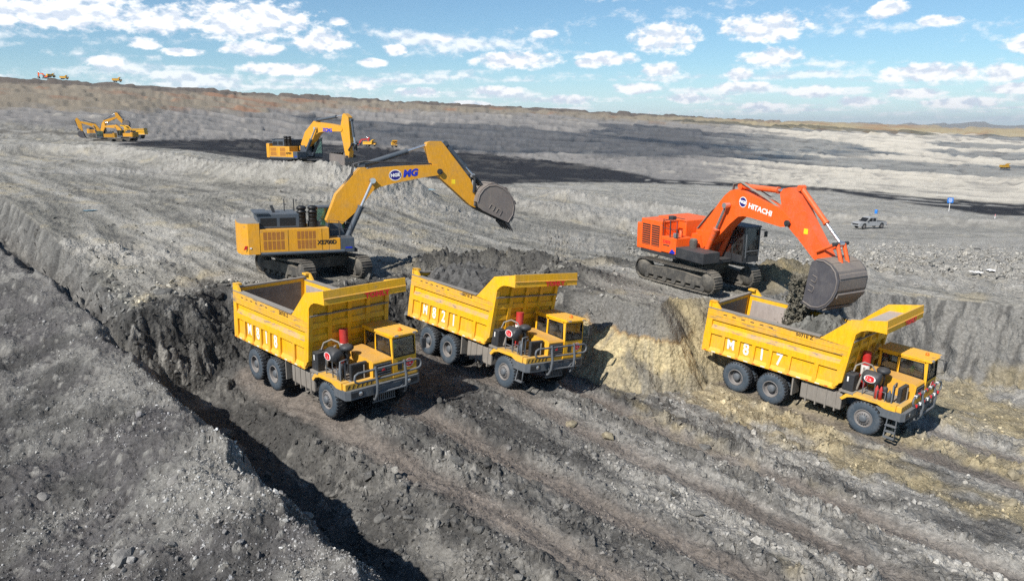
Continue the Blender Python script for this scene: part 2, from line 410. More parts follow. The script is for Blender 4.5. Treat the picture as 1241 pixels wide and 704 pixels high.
# lines of the pit in plan
CREST = [at(*q) for q in [(0, 291, -7.35), (100, 362, -7.95), (190, 443, -8.15), (300, 557, -8.05), (400, 640, -7.9), (485, 704, -7.75)]]
CREST = [c + np.array([-0.30 * 0.743, -0.30 * 0.669, 0.05]) for c in CREST]
CREST.insert(0, CREST[0] + (CREST[0] - CREST[1]) * np.array([4, 4, 0.5]))
CREST.append(CREST[-1] + (CREST[-1] - CREST[-2]) * 4)
EDGE = [at(0, 256, -7.0)[:2] * 4 - at(80, 312, -7.5)[:2] * 3, at(0, 256, -7.0)[:2], at(80, 312, -7.5)[:2], at(160, 374, -7.7)[:2], at(193, 368, -7.7)[:2], at(229, 360, -7.75)[:2], at(262, 349, -7.75)[:2],
        np.array([-11.0, 37.0]), np.array([-8.6, 37.6]), np.array([-7.2, 39.4]), np.array([-4.6, 41.4]), np.array([-1.6, 41.6]), np.array([0.6, 39.6]),
        np.array([2.6, 37.6]), np.array([4.6, 36.9]), at(770, 372, -8.15)[:2], at(800, 374, -8.2)[:2], at(812, 360, -8.2)[:2], at(850, 358, -8.2)[:2],
        np.array([10.6, 37.5]), np.array([12.3, 38.0]), np.array([14.4, 39.2]), np.array([18.0, 41.0]), np.array([23.0, 41.2]), np.array([27.5, 39.6]), np.array([36.0, 35.0]), np.array([70.0, 12.0])]
PITPOLY = [tuple(p[:2]) for p in EDGE] + [(70, -60), (-200, -60), (-250, 200)]
HDG = np.array([math.cos(math.radians(-48)), math.sin(math.radians(-48))]); NRM = np.array([-HDG[1], HDG[0]])

_pads = []
for (R_, T_) in TRUCKS:
    for px_, py_ in [(0, -1.4), (0, 1.4), (-3.96, -1.4), (-3.96, 1.4), (-5.68, -1.4), (-5.68, 1.4)]:
        _pads.append(R_ @ np.array([px_, py_, 0.08]) + T_)
_pads = np.array(_pads)


def floor_plane(x, y): return -11.02 - 0.07 * x + 0.010 * (y - 28)


_pc = _pads[:, 2] - floor_plane(_pads[:, 0], _pads[:, 1])
_K = np.exp(-((_pads[:, None, 0] - _pads[None, :, 0]) ** 2 + (_pads[:, None, 1] - _pads[None, :, 1]) ** 2) / (2 * 2.2 ** 2)) + 0.02 * np.eye(len(_pads))
_pw = np.linalg.solve(_K, _pc)

WINDROWS = [  # (polyline of pixels with distance, height, half width)
    ([(494, 231, 100), (562, 244, 92), (623, 246, 92), (657, 257, 86), (772, 279, 80)], 1.3, 2.4),
    ([(684, 238, 118), (758, 247, 118), (840, 256, 116)], 1.3, 3.0),
    ([(-80, 172, 150), (60, 172, 152), (150, 182, 142), (230, 195, 116), (300, 205, 88), (372, 205, 81), (440, 214, 78), (500, 225, 84)], 1.7, 2.6),
    ([(900, 262, 150), (1000, 262, 150), (1100, 268, 146), (1241, 272, 146), (1400, 276, 146)], 1.2, 3.0),
    ([(560, 225, 128), (640, 231, 124), (690, 236, 120)], 0.9, 2.5),
]
_wr = []
for pl, hgt, wd in WINDROWS:
    q = []
    for (u, v, D) in pl:
        a_ = math.atan((u - 620.5) / FPX); q.append((math.sin(a_) * D, math.cos(a_) * D))
    _wr.append((q, hgt, wd))
MOUNDS = [(-1.2, 44.0, 1.1, 3.2, 1.6), (1.8, 43.0, 0.7, 2.4, 1.6), (3.8, 41.2, 0.5, 2.0, 1.2), (14.6, 42.2, 1.0, 1.8, 1.9), (16.8, 42.2, 0.8, 2.0, 1.3), (13.6, 40.7, 0.5, 1.1, 0.9),
          (-4.6, 44.6, 0.5, 2.0, 1.2), (6.2, 47.0, 0.5, 2.2, 1.4),
          (9.9, 40.4, -0.18, 3.5, 3.5), (-33.6, 56.8, -0.14, 1.0, 1.0), (-9.1, 83.5, -0.14, 1.4, 1.4), (5.1, 67.8, -0.14, 1.2, 1.2)]


def terrain(x, y, detail=True):
    """height relative to the camera and, with detail, the soil colour"""
    x = np.asarray(x, np.float64); y = np.asarray(y, np.float64)
    D = np.hypot(x, y)
    s = x * NRM[0] + y * NRM[1]; t = x * HDG[0] + y * HDG[1]
    near = D < 240
    zb = table(x, y)
    wr_m = np.zeros(x.shape)
    for q, hgt, wd in _wr:
        d, _p = seg_dist(x, y, q)
        g = np.exp(-(d / wd) ** 2 * 1.3); zb = zb + hgt * g; wr_m = np.maximum(wr_m, g)
    mo = np.zeros(x.shape)
    for (mx, my, mh, ma, mb) in MOUNDS:
        g = np.exp(-(((x - mx) / ma) ** 2 + ((y - my) / mb) ** 2)); zb = zb + mh * g
        if mh > 0: mo = np.maximum(mo, g)
    # the dug hollow in front of the yellow digger
    hol = np.exp(-(((x + 3.0) / 3.2) ** 2 + ((y - 42.6) / 1.6) ** 2)); zb = zb - 0.9 * hol
    zp = floor_plane(x, y)
    K = 0
    for i in range(len(_pads)):
        K = K + _pw[i] * np.exp(-((x - _pads[i, 0]) ** 2 + (y - _pads[i, 1]) ** 2) / (2 * 2.2 ** 2))
    padm = np.zeros(x.shape)
    for i in range(len(_pads)): padm = np.maximum(padm, np.exp(-((x - _pads[i, 0]) ** 2 + (y - _pads[i, 1]) ** 2) / (2 * 0.55 ** 2)))
    zp = zp + K
    ed, ep = seg_dist(x, y, EDGE)
    if detail:
        ed = np.maximum(ed + 0.30 * fbm(x * 0.6, y * 0.6, 3, 41) * np.clip(ed, 0, 1.0), 0)
    ins = inside(x, y, PITPOLY)
    width = np.interp(ep, [0, 2, 3, 6, 7, 9, 11, 13, 15, 16, 17, 18, 19, 22, 25, 27], [1.2, 1.2, 2.6, 3.0, 2.4, 2.0, 2.2, 2.2, 2.8, 2.4, 4.6, 4.8, 2.2, 3.6, 4.2, 4.2])
    tt = np.clip(ed / width, 0, 1)
    prof = np.where(tt < 0.12, tt * 0.7, 0.084 + (tt - 0.12) * (1 - 0.084) / 0.88)
    prof = prof + 0.10 * np.sin(np.pi * tt) * (1 - tt)
    zpit = zb + (zp - zb) * np.clip(prof, 0, 1)
    # berm on the left, its crest parallel to the haul direction
    cd_, cp_ = seg_dist(x, y, CREST)
    cz_ = np.interp(cp_, range(len(CREST)), [c[2] for c in CREST])
    cs_ = np.interp(cp_, range(len(CREST)), [c[0] * NRM[0] + c[1] * NRM[1] for c in CREST])
    side = np.sign(s - cs_) * cd_
    if detail: side = side + 0.35 * fbm(x * 0.35, y * 0.35, 3, 55)
    zpit = zpit - np.interp(cp_, [0, 1.6, 2.1, 2.8, 3.4, 8], [0.0, 0.3, 0.8, 1.3, 1.5, 1.5]) * np.exp(-((side - 2.9) / 2.0) ** 2) * (side > -2) * sstep(0.2, 3.0, ed)
    zl = cz_ - 0.10 - np.where(side > 0, 1.85 * side, 0) + np.where(side < 0, 0.40 * np.maximum(side, -3) + 0.16 * np.minimum(side + 3, 0), 0) - 0.34 * np.exp(-(side / 0.95) ** 2) * (side < 0) - 0.34 * np.exp(-(side / 0.35) ** 2) * (side >= 0)
    zl = zl + 0.30
    zin = np.where(side < 0, zl, np.maximum(zpit, zl))
    z = np.where(ins, zin, zb)
    face = ins & (tt < 1.0) & (zpit > zl) & (side > 0)
    berm = ins & ((side < 0) | (zl > zpit))
    pit = ins & ~face & ~berm
    if not detail: return z
    # ------------- relief
    nA = fbm(x * 0.16, y * 0.16, 4, 3); nB = fbm(x * 0.9, y * 0.9, 4, 9); nC = fbm(x * 3.2, y * 3.2, 3, 15)
    wob = 0.8 * fbm(s * 0.12, t * 0.05, 3, 21)
    fur = fbm((s + wob) * 0.75, t * 0.06, 3, 25, 0.6)                  # furrows along the haul direction
    fur2 = fbm((s + wob) * 2.2, t * 0.45, 3, 31, 0.6)
    c1, id1 = chunks(x + 0.25 * nB, y + 0.25 * nC, 0.85, 1); c2, id2 = chunks(x + 0.1 * nC, y - 0.1 * nB, 0.38, 2); c3, id3 = chunks(x, y, 0.17, 3)
    cF, idF = chunks(x + nB, y + nA, 2.4, 5)
    midf = sstep(40, 90, D)                                              # far rubble is coarser than the mesh can hold
    rut = np.zeros(x.shape); lip = np.zeros(x.shape); tread = np.zeros(x.shape)
    for k, (R_, T_) in enumerate(TRUCKS):
        lx = (x - T_[0]) * R_[0, 0] + (y - T_[1]) * R_[1, 0]; ly = (x - T_[0]) * R_[0, 1] + (y - T_[1]) * R_[1, 1]
        curve = (0.012, 0.008, 0.0)[k] * np.maximum(lx, 0) ** 1.6
        for off in (-1.4, 1.4):
            dd = np.abs(ly - off - curve + 0.15 * fbm(lx * 0.2, ly * 0 + k, 2, 77))
            on = sstep(-8.5, -7.0, lx)
            tread = tread + on * np.exp(-(dd / 0.34) ** 4) * np.sin(lx * 24.0 + np.sign(ly - off - curve) * dd * 9.0) * (0.5 + nB)
            rut = np.maximum(rut, on * np.exp(-(dd / 0.55) ** 2)); lip = np.maximum(lip, on * np.exp(-((dd - 0.92) / 0.28) ** 2))
    for off, w_ in [(11.2, .5), (13.4, .5), (24.6, .6), (27.0, .6), (17.6, .45), (20.0, .45)]:
        dd = np.abs(s + wob * 0.7 - off); on = sstep(-6, 2, t - 0.4 * off + 4) * np.exp(-0)
        rut = np.maximum(rut, 0.8 * on * np.exp(-(dd / w_) ** 2)); lip = np.maximum(lip, 0.7 * on * np.exp(-((dd - w_ * 1.7) / 0.3) ** 2))
    rut = np.where(pit, rut, 0); lip = np.where(pit, lip, 0)
    clodm = sstep(-0.25, 0.45, nA + 0.35 * nB)                          # where the floor is strewn with clods
    dz = np.zeros(x.shape)
    pitrel = 0.07 * fur + 0.04 * fur2 + (0.17 * c1 + 0.15 * c2 + 0.09 * c3) * (0.35 + 0.75 * clodm) * (1 - 0.85 * rut) + 0.06 * nB + 0.03 * tread - 0.17 * rut + 0.16 * lip * (0.6 + c2)
    pitrel = pitrel * (1 - 0.9 * padm)
    dz = np.where(pit, pitrel, dz)
    grooves = fbm(ep * 9.0 + tt * np.where(ep > 18.8, 3.0, 0.5) + 0.2 * nB, tt * 0.9, 3, 61, 0.6)            # tooth marks down the cut face
    rightf = (ep > 14.2)
    facerel = np.where(rightf, np.where(ep > 18.8, 0.09, 0.06) * grooves + 0.20 * c1 + 0.13 * c2 + 0.05 * c3 + 0.03 * nC + 0.06 * nB, 0.40 * c1 + 0.24 * c2 + 0.09 * c3 + 0.12 * nB)
    dz = np.where(face, facerel * np.clip(tt * 6, 0.25, 1), dz)
    bermrel = 0.12 * nB + 0.34 * nA + 0.10 * fur + 0.05 * nC + 0.05 * c2 + 0.06 * c3 + 0.05 * c1 * sstep(-0.1, 0.5, nA)
    dz = np.where(berm, bermrel, dz)
    bench = ~ins; fade = np.clip(70.0 / np.maximum(D, 1), 0.15, 1)
    rubz = np.clip(sstep(-0.1, 0.35, fbm(x * 0.035, y * 0.05, 3, 81) + np.where((x > 12) & (D > 50) & (D < 100), 0.45, -0.22)) * (D > 46), 0, 1)
    road = sstep(0.0, 0.5, fbm((s + wob) * 0.17, t * 0.012, 2, 85))
    benrel = (0.09 * fur + 0.05 * fur2 * (1 - 0.7 * road)) * (1 - 0.5 * midf) + 0.04 * nB + 0.02 * nC + rubz * (0.26 * c1 + 0.16 * nB + 0.12 * cF) * fade + (0.08 * c2 + 0.09 * c1) * (0.15 + clodm) * (1 - 0.85 * road) * (1 - midf)
    benrel = benrel + (wr_m * fade + mo) * (0.26 * c1 + 0.14 * c2 + 0.22 * nB) + hol * (0.4 * c1 + 0.2 * c2)
    benrel = np.where(D > 150, benrel * np.clip((260 - D) / 110, 0, 1), benrel)
    flat_x = np.exp(-(((x - XE['pos'][0]) / 3.0) ** 2 + ((y - XE['pos'][1]) / 3.0) ** 2)) + np.exp(-(((x - HI['pos'][0]) / 3.0) ** 2 + ((y - HI['pos'][1]) / 3.0) ** 2))
    benrel = benrel * (1 - 0.6 * np.clip(flat_x, 0, 1))
    dz = np.where(bench, benrel, dz)
    # far wall: terraces and gullies
    u = ucol(x, y)
    farm = sstep(190, 380, D)
    ff = fbm(np.arctan2(x, y) * 26, np.log(np.maximum(D, 1)) * 9, 4, 91)
    terr = fbm(np.arctan2(x, y) * 5 + 10, np.log(np.maximum(D, 1)) * 34, 3, 95)
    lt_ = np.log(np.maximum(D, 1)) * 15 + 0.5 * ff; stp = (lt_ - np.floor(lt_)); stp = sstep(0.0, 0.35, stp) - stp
    dz = dz + farm * D * (0.0010 * ff + 0.0009 * terr + 0.0058 * stp * sstep(300, 420, D)) * np.where(D > 2600, 0.2, 1.0)
    z = z + dz
    # ------------- soil colours (albedo of the dry material, plus painted sunlight on the far right wall)
    def C(*c): return np.array(c, F32)
    def mixc(a, b, m):
        m = np.clip(m, 0, 1)[..., None]; return a * (1 - m) + b * m
    light = C(.36, .35, .33); grey = C(.225, .22, .21); dark = C(.078, .077, .076); coal = C(.020, .020, .024); clay = C(.43, .36, .22); pale = C(.42, .40, .36); pink = C(.205, .18, .162)
    shape3 = x.shape + (3,)
    big = fbm(x * 0.05, y * 0.05, 3, 101); med = fbm(x * 0.33, y * 0.33, 4, 105)
    # bench
    olive = C(.205, .198, .178); blight = C(.355, .342, .315)
    cb = mixc(np.broadcast_to(olive, shape3), blight, 0.22 + 0.45 * big + 0.75 * fur + 0.25 * med)
    cb = mixc(cb, blight * 1.12, road * (0.5 + 0.5 * fur))
    cb = mixc(cb, clay * 0.85, sstep(0.15, 0.8, med + 0.5 * big + 0.35 * fur - 0.1) * 0.45)
    cb = mixc(cb, dark * 1.05, sstep(0.10, 0.5, fur2 * 0.7 - 0.6 * fur + 0.35 * nB - 0.05) * 0.65 * (1 - 0.6 * road))
    cb = mixc(cb, dark * 0.9, sstep(0.6, 0.9, nC + 0.4 * nB) * 0.5)
    cb = mixc(cb, light * 0.98, rubz * 0.7 * (0.5 + id1))
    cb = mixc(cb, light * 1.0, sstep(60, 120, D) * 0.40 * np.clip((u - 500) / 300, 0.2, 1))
    cb = mixc(cb, np.where((wr_m > 0.25)[..., None], light * (0.60 + 0.5 * id1[..., None]), cb), wr_m * 0.8)
    fresh = np.clip(mo * 1.3 + hol * 1.2 + 1.2 * np.exp(-(ed / 1.4) ** 2) * (ep < 14) * (ep > 3.2), 0, 1)
    cb = mixc(cb, dark * 0.68, fresh * (0.75 + 0.4 * c1))
    rimclay = np.exp(-(((x - 14.6) / 3.0) ** 2 + ((y - 41.4) / 2.2) ** 2))
    cb = mixc(cb, clay * 0.62, rimclay * (0.4 + 0.5 * id1))
    # pit floor
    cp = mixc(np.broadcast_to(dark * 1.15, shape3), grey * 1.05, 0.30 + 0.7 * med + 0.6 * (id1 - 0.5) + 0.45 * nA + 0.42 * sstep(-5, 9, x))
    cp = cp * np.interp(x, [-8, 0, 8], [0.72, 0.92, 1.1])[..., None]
    cp = mixc(cp, light * 0.95, sstep(0.72, 0.98, id2) * 0.5 * clodm + sstep(0.8, 1.0, id3) * 0.35)
    cp = mixc(cp, dark * 0.9, sstep(0.15, 0.6, fur * 0.6 + 0.6 * nB) * 0.6)
    cp = mixc(cp, pink, np.clip(rut * 1.5 - 0.15, 0, 1) * (0.85 + 0.3 * nB))
    band = fbm((s + wob) * 0.42, t * 0.035, 3, 111, 0.6); band2 = fbm((s + wob) * 0.8 + 9, t * 0.06, 3, 115, 0.6)
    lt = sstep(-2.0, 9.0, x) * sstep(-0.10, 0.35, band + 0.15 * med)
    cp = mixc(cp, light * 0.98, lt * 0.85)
    cp = mixc(cp, dark * 0.85, sstep(0.15, 0.5, band2 + 0.35 * nB) * 0.62)
    clm = sstep(0.0, 0.40, 0.55 * fbm(s * 0.35 + 3, t * 0.09, 3, 121) + 0.35 * fbm(x * 0.5, y * 0.5, 3, 125) + np.interp(x, [-2, 3, 8, 16, 26], [-0.85, -0.55, -0.10, -0.06, -0.10]) + np.interp(D, [14, 22, 28, 33, 40], [-0.32, -0.22, 0.08, 0.35, 0.45]))
    cp = mixc(cp, clay * (0.62 + 0.5 * id2[..., None]) * (1 + 0.25 * nB[..., None]), clm * 0.75)
    cp = mixc(cp, pink * 0.9, np.clip(rut * 1.4 - 0.3, 0, 1) * 0.7)
    cp = mixc(cp, dark, sstep(0.55, 0.9, nC + fur2) * 0.4)
    # cut face
    fl = mixc(np.broadcast_to(dark * 0.62, shape3), grey * 0.8, 0.05 + 0.5 * (id1 - 0.2) + 0.35 * nB)
    fl = mixc(fl, light, sstep(0.85, 1.0, id2) * 0.55)
    strat = tt + 0.10 * med + 0.05 * nB
    fr = mixc(np.broadcast_to(grey * 0.78, shape3), clay * 1.15, sstep(0.33, 0.38, strat) * (0.9 + 0.4 * grooves))
    fr = mixc(fr, C(.30, .19, .08), np.exp(-((strat - 0.35) / 0.03) ** 2) * 0.7)
    fr = mixc(fr, grey * 0.75, sstep(0.62, 0.85, strat) * 0.55 * (0.5 + id1))
    fr2 = mixc(np.broadcast_to(grey * 0.92, shape3), dark * 1.1, sstep(-0.15, 0.4, grooves) * 0.8)
    fr2 = mixc(fr2, clay * 0.75, sstep(0.68, 1.0, strat + 0.25 * med) * 0.55)
    slot = np.exp(-((ep - 17.2) / 0.9) ** 2)
    fr = mixc(fr, clay * 0.72 * (0.7 + 0.6 * id1[..., None]), slot)
    fr = mixc(fr, grey * 0.55, sstep(0.05, 0.55, 0.7 * med + 0.55 * nB + 0.25 * (id2 - 0.5)) * sstep(0.3, 0.5, strat) * 0.7)
    wR = sstep(18.6, 19.6, ep)[..., None]
    frr = fr * (1 - wR) + fr2 * wR
    wL = sstep(12.6, 13.8, ep)[..., None]
    cf = fl * (1 - wL) + frr * wL
    # left channel wall: same stuff as the bench
    cf = np.where((ep < 2.9)[..., None], mixc(np.broadcast_to(dark * 1.1, shape3), grey * 1.0, 0.35 + 0.6 * nB + 0.5 * (id2 - 0.5)), cf)
    # berm gravel
    ber = C(.098, .094, .096)
    cm = mixc(np.broadcast_to(ber, shape3), grey * 0.92, sstep(-0.2, 0.6, 0.8 * med + 0.7 * big + 0.3 * nC) * 0.9)
    cm = mixc(cm, dark * 0.8, sstep(0.0, 0.6, fbm(x * 0.28 + 5, y * 0.28, 3, 133)) * 0.75)
    cm = mixc(cm, light * 0.9, sstep(0.84, 0.97, id3) * 0.55)
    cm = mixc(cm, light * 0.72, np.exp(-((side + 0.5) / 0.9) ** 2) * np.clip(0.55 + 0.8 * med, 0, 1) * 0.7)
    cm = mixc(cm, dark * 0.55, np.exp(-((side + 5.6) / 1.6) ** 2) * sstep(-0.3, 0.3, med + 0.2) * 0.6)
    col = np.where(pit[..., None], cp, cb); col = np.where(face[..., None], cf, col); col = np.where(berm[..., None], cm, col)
    # far country
    jit = 0.04 * ff + 0.02 * terr
    Dj = D * (1 + jit)
    k0 = np.interp(u, _zu, _coal0); k1 = np.interp(u, _zu, _coal1); t0 = np.interp(u, _zu, _tan0); r0 = np.interp(u, _zu, _rim0)
    slope = C(.195, .187, .182); tan_ = C(.225, .195, .155); rust = C(.27, .13, .075); rimc = C(.12, .102, .088)
    fc = mixc(np.broadcast_to(slope, shape3), C(.46, .43, .375), sstep(-0.2, 0.7, terr * 0.45 + 0.2 * ff - 0.34 + 0.95 * sstep(800, 980, u)))  # cream tone towards the right puts sunlight into the wall's colour
    fc = mixc(fc, dark * 1.4, sstep(0.25, 0.75, -terr + 0.3 * ff) * 0.55)
    fine_ = fbm(np.arctan2(x, y) * 7 + 4, np.log(np.maximum(D, 1)) * 80, 2, 97)
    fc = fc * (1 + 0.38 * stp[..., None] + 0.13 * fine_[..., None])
    tanw = sstep(0.97, 1.05, D * (1 + 1.6 * jit) / t0)
    fc = mixc(fc, mixc(np.broadcast_to(tan_, shape3), clay * 0.9, sstep(700, 1000, u) * 0.8), tanw)
    ru = sstep(0.25, 0.7, fbm(np.arctan2(x, y) * 14, np.log(np.maximum(D, 1)) * 18, 3, 141) - 0.12 + 0.42 * np.exp(-((u - 330) / 110) ** 2) + 0.40 * np.exp(-((u - 1060) / 90) ** 2)) * tanw
    fc = mixc(fc, rust, ru * 0.6)
    fc = mixc(fc, rimc * (1.0 + 1.2 * sstep(850, 1000, u)[..., None]), sstep(0.985, 1.01, Dj / r0) * (1 - 0.55 * sstep(850, 1000, u)))
    fc = np.where((D > 3200)[..., None], C(.27, .24, .18) * (1 + 0.3 * ff[..., None]), fc)
    w0 = sstep(0.96, 1.02, D * (1 + 0.03 * ff) / k0); w1 = sstep(0.97, 1.02, Dj / k1)
    cc = mixc(col, np.broadcast_to(coal, shape3), w0)
    cc = mixc(cc, C(.075, .072, .07), w0 * sstep(0.05, 0.5, 0.8 * ff + 0.5 * terr + 0.3 * big) * 0.75)
    thinc = ((u > 780) & (u < 1250))
    cc = mixc(cc, light * 1.15, w0 * thinc * sstep(0.12, 0.4, terr * 0.6 + 0.25 * ff) * 0.7)
    cc = np.where((k1 - k0 < 8)[..., None], col, cc)
    cc = mixc(cc, fc, np.where(k1 - k0 < 8, sstep(325, 375, D), w1))
    bank = sstep(0.1, 0.5, fbm(x * 0.06, y * 0.03, 3, 151)) * np.exp(-((D - 322) / 20) ** 2) * (u < 130)
    cc = mixc(cc, C(.105, .097, .085), bank * 0.85)
    col = cc
    col = np.clip(col * np.array([1.03, 1.015, 0.975], F32), 0.01, 0.7)
    return z, col.astype(F32), dict(pit=pit, face=face, berm=berm, bench=bench, rubz=rubz, ed=ed, ep=ep, side=side, padm=padm, wr=wr_m, mo=mo, rut=rut)


def mesh_from_np(name, co, quads, mat, smooth=True, attr=None):
    me = bpy.data.meshes.new(name)
    n = len(co); nf = len(quads); k = quads.shape[1]
    me.vertices.add(n); me.vertices.foreach_set('co', np.ascontiguousarray(co, F32).ravel())
    me.loops.add(nf * k); me.loops.foreach_set('vertex_index', np.ascontiguousarray(quads, np.int32).ravel())
    me.polygons.add(nf); me.polygons.foreach_set('loop_start', (np.arange(nf) * k).astype(np.int32))
    me.update(calc_edges=True)
    me.polygons.foreach_set('use_smooth', np.full(nf, smooth))
    if attr is not None:
        a = me.color_attributes.new('soil', 'FLOAT_COLOR', 'POINT')
        a.data.foreach_set('color', np.concatenate([attr, np.ones((n, 1), F32)], 1).astype(F32).ravel())
    me.materials.append(MATS[mat]); me.update()
    return me


def link(name, me, kind=None, label=None, cat=None, group=None, parent=None):
    o = bpy.data.objects.new(name, me); COL.objects.link(o)
    if parent is not None: o.parent = parent
    if kind: o['kind'] = kind
    if label: o['label'] = label
    if cat: o['category'] = cat
    if group: o['group'] = group
    return o


def build_terrain(NC=1120, NR=720):
    # columns denser inside the photographed sector; rows follow the slope so that faces get their share
    e = np.linspace(-1, 1, NC); az = np.radians(44.0 * e + 11.0 * e ** 5)
    Df = np.exp(np.linspace(math.log(5.5), math.log(28000.0), 2600))
    ca = np.linspace(0, NC - 1, 150).astype(int)
    rows = []
    for i in ca:
        xx = np.sin(az[i]) * Df; yy = np.cos(az[i]) * Df
        zz = terrain(xx, yy, False)
        phi = np.arctan2(zz, Df)
        w = np.abs(np.diff(phi)) * 900 + np.diff(np.log(Df)) * 26
        w = np.convolve(w, np.ones(25) / 25, 'same')
        c = np.concatenate([[0], np.cumsum(w)]); c /= c[-1]
        rows.append(np.interp(np.linspace(0, 1, NR), c, np.log(Df)))
    rows = np.array(rows)
    for _ in range(2): rows[1:-1] = (rows[:-2] + 2 * rows[1:-1] + rows[2:]) / 4
    lD = np.array([np.interp(np.arange(NC), ca, rows[:, j]) for j in range(NR)])      # NR x NC
    D = np.exp(lD)
    x = np.sin(az)[None] * D; y = np.cos(az)[None] * D
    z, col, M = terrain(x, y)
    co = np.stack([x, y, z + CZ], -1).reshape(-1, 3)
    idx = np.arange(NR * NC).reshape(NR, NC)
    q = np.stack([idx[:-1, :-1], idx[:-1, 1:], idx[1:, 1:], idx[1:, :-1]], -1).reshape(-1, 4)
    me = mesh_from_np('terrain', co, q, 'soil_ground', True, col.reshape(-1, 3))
    return link('terrain', me, 'structure')


build_terrain()
# ------------------------------------------------------------------ mesh kit for the machines
class MB:
    def __init__(s): s.v = []; s.f = []; s.m = []; s.sm = []
    def add(s, vs, fs, mi=0, smooth=False):
        o = len(s.v); s.v += [tuple(map(float, p)) for p in vs]
        for f in fs: s.f.append(tuple(i + o for i in f)); s.m.append(mi); s.sm.append(smooth)
        return s
    def box(s, x0, x1, y0, y1, z0, z1, mi=0, ch=0.0):
        if ch <= 0:
            vs = [(x0, y0, z0), (x1, y0, z0), (x1, y1, z0), (x0, y1, z0), (x0, y0, z1), (x1, y0, z1), (x1, y1, z1), (x0, y1, z1)]
            return s.add(vs, [(0, 3, 2, 1), (4, 5, 6, 7), (0, 1, 5, 4), (1, 2, 6, 5), (2, 3, 7, 6), (3, 0, 4, 7)], mi)
        bm = bmesh.new(); bmesh.ops.create_cube(bm, size=1.0)
        for v in bm.verts: v.co = Vector(((x0 + x1) / 2 + v.co.x * (x1 - x0), (y0 + y1) / 2 + v.co.y * (y1 - y0), (z0 + z1) / 2 + v.co.z * (z1 - z0)))
        bmesh.ops.bevel(bm, geom=list(bm.edges), offset=ch, segments=2, affect='EDGES', profile=0.6)
        bm.verts.index_update()
        s.add([v.co for v in bm.verts], [[v.index for v in f.verts] for f in bm.faces], mi); bm.free(); return s
    def prism(s, prof, a0, a1, axis='y', mi=0):
        """polygon in the plane across `axis`, drawn out from a0 to a1"""
        n = len(prof)
        def P(p, a):
            return (p[0], a, p[1]) if axis == 'y' else ((a, p[0], p[1]) if axis == 'x' else (p[0], p[1], a))
        vs = [P(p, a0) for p in prof] + [P(p, a1) for p in prof]
        fs = [tuple(range(n)), tuple(reversed(range(n, 2 * n)))] + [(i, i + n, (i + 1) % n + n, (i + 1) % n) for i in range(n)]
        ar = sum(prof[i][0] * prof[(i + 1) % n][1] - prof[(i + 1) % n][0] * prof[i][1] for i in range(n))
        flip = (ar > 0) != (a1 > a0)
        if axis == 'y': flip = not flip
        if not flip: fs = [tuple(reversed(f)) for f in fs]
        return s.add(vs, fs, mi)
    def cyl(s, p0, p1, r0, r1=None, n=14, mi=0, caps=True, smooth=True):
        r1 = r0 if r1 is None else r1
        p0 = Vector(p0); p1 = Vector(p1); d = (p1 - p0).normalized()
        a = d.orthogonal().normalized(); b = d.cross(a)
        vs = []
        for p, r in ((p0, r0), (p1, r1)):
            for i in range(n):
                t = 2 * math.pi * i / n; vs.append(p + (a * math.cos(t) + b * math.sin(t)) * r)
        s.add(vs, [(i, (i + 1) % n, (i + 1) % n + n, i + n) for i in range(n)], mi, smooth)
        if caps: s.add(vs, [tuple(reversed(range(n))), tuple(range(n, 2 * n))], mi)
        return s
    def tube(s, pts, r, n=8, mi=0, closed=False):
        pts = [Vector(p) for p in pts]; m = len(pts); rings = []
        ref = None
        for i, p in enumerate(pts):
            q0 = pts[i - 1] if (i > 0 or closed) else p; q1 = pts[(i + 1) % m] if (i < m - 1 or closed) else p
            d = (q1 - q0).normalized()
            if ref is None or abs(ref.dot(d)) > 0.99: ref = d.orthogonal().normalized()
            a = (ref - d * ref.dot(d)).normalized(); ref = a; b = d.cross(a)
            rings.append([p + (a * math.cos(2 * math.pi * k / n) + b * math.sin(2 * math.pi * k / n)) * r for k in range(n)])
        vs = [q for g in rings for q in g]; fs = []
        for i in range(m if closed else m - 1):
            j = (i + 1) % m
            for k in range(n): fs.append((i * n + k, i * n + (k + 1) % n, j * n + (k + 1) % n, j * n + k))
        s.add(vs, fs, mi, True)
        if not closed: s.add(vs, [tuple(reversed(range(n))), tuple(range((m - 1) * n, m * n))], mi)
        return s
    def lathe(s, prof, c, axis='y', n=28, mi=0, sgn=1.0):
        """profile of (radius, along) turned about an axis through c"""
        vs = []; fs = []; m = len(prof)
        for r, a in prof:
            for k in range(n):
                t = 2 * math.pi * k / n; u, w = r * math.cos(t), r * math.sin(t)
                vs.append((c[0] + u, c[1] + a * sgn, c[2] + w) if axis == 'y' else ((c[0] + a * sgn, c[1] + u, c[2] + w) if axis == 'x' else (c[0] + u, c[1] + w, c[2] + a * sgn)))
        for i in range(m - 1):
            for k in range(n): fs.append((i * n + k, i * n + (k + 1) % n, (i + 1) * n + (k + 1) % n, (i + 1) * n + k))
        return s.add(vs, fs, mi, True)
    def xf(s, M):
        s.v = [tuple(M @ Vector(p)) for p in s.v]; return s
    def build(s, name, mats, parent=None, **kw):
        me = bpy.data.meshes.new(name); me.from_pydata(s.v, [], s.f)
        for m in ([mats] if isinstance(mats, str) else mats): me.materials.append(MATS[m])
        me.polygons.foreach_set('material_index', s.m); me.polygons.foreach_set('use_smooth', s.sm)
        bm = bmesh.new(); bm.from_mesh(me); bmesh.ops.recalc_face_normals(bm, faces=bm.faces); bm.to_mesh(me); bm.free()
        me.update()
        return link(name, me, parent=parent, **kw)


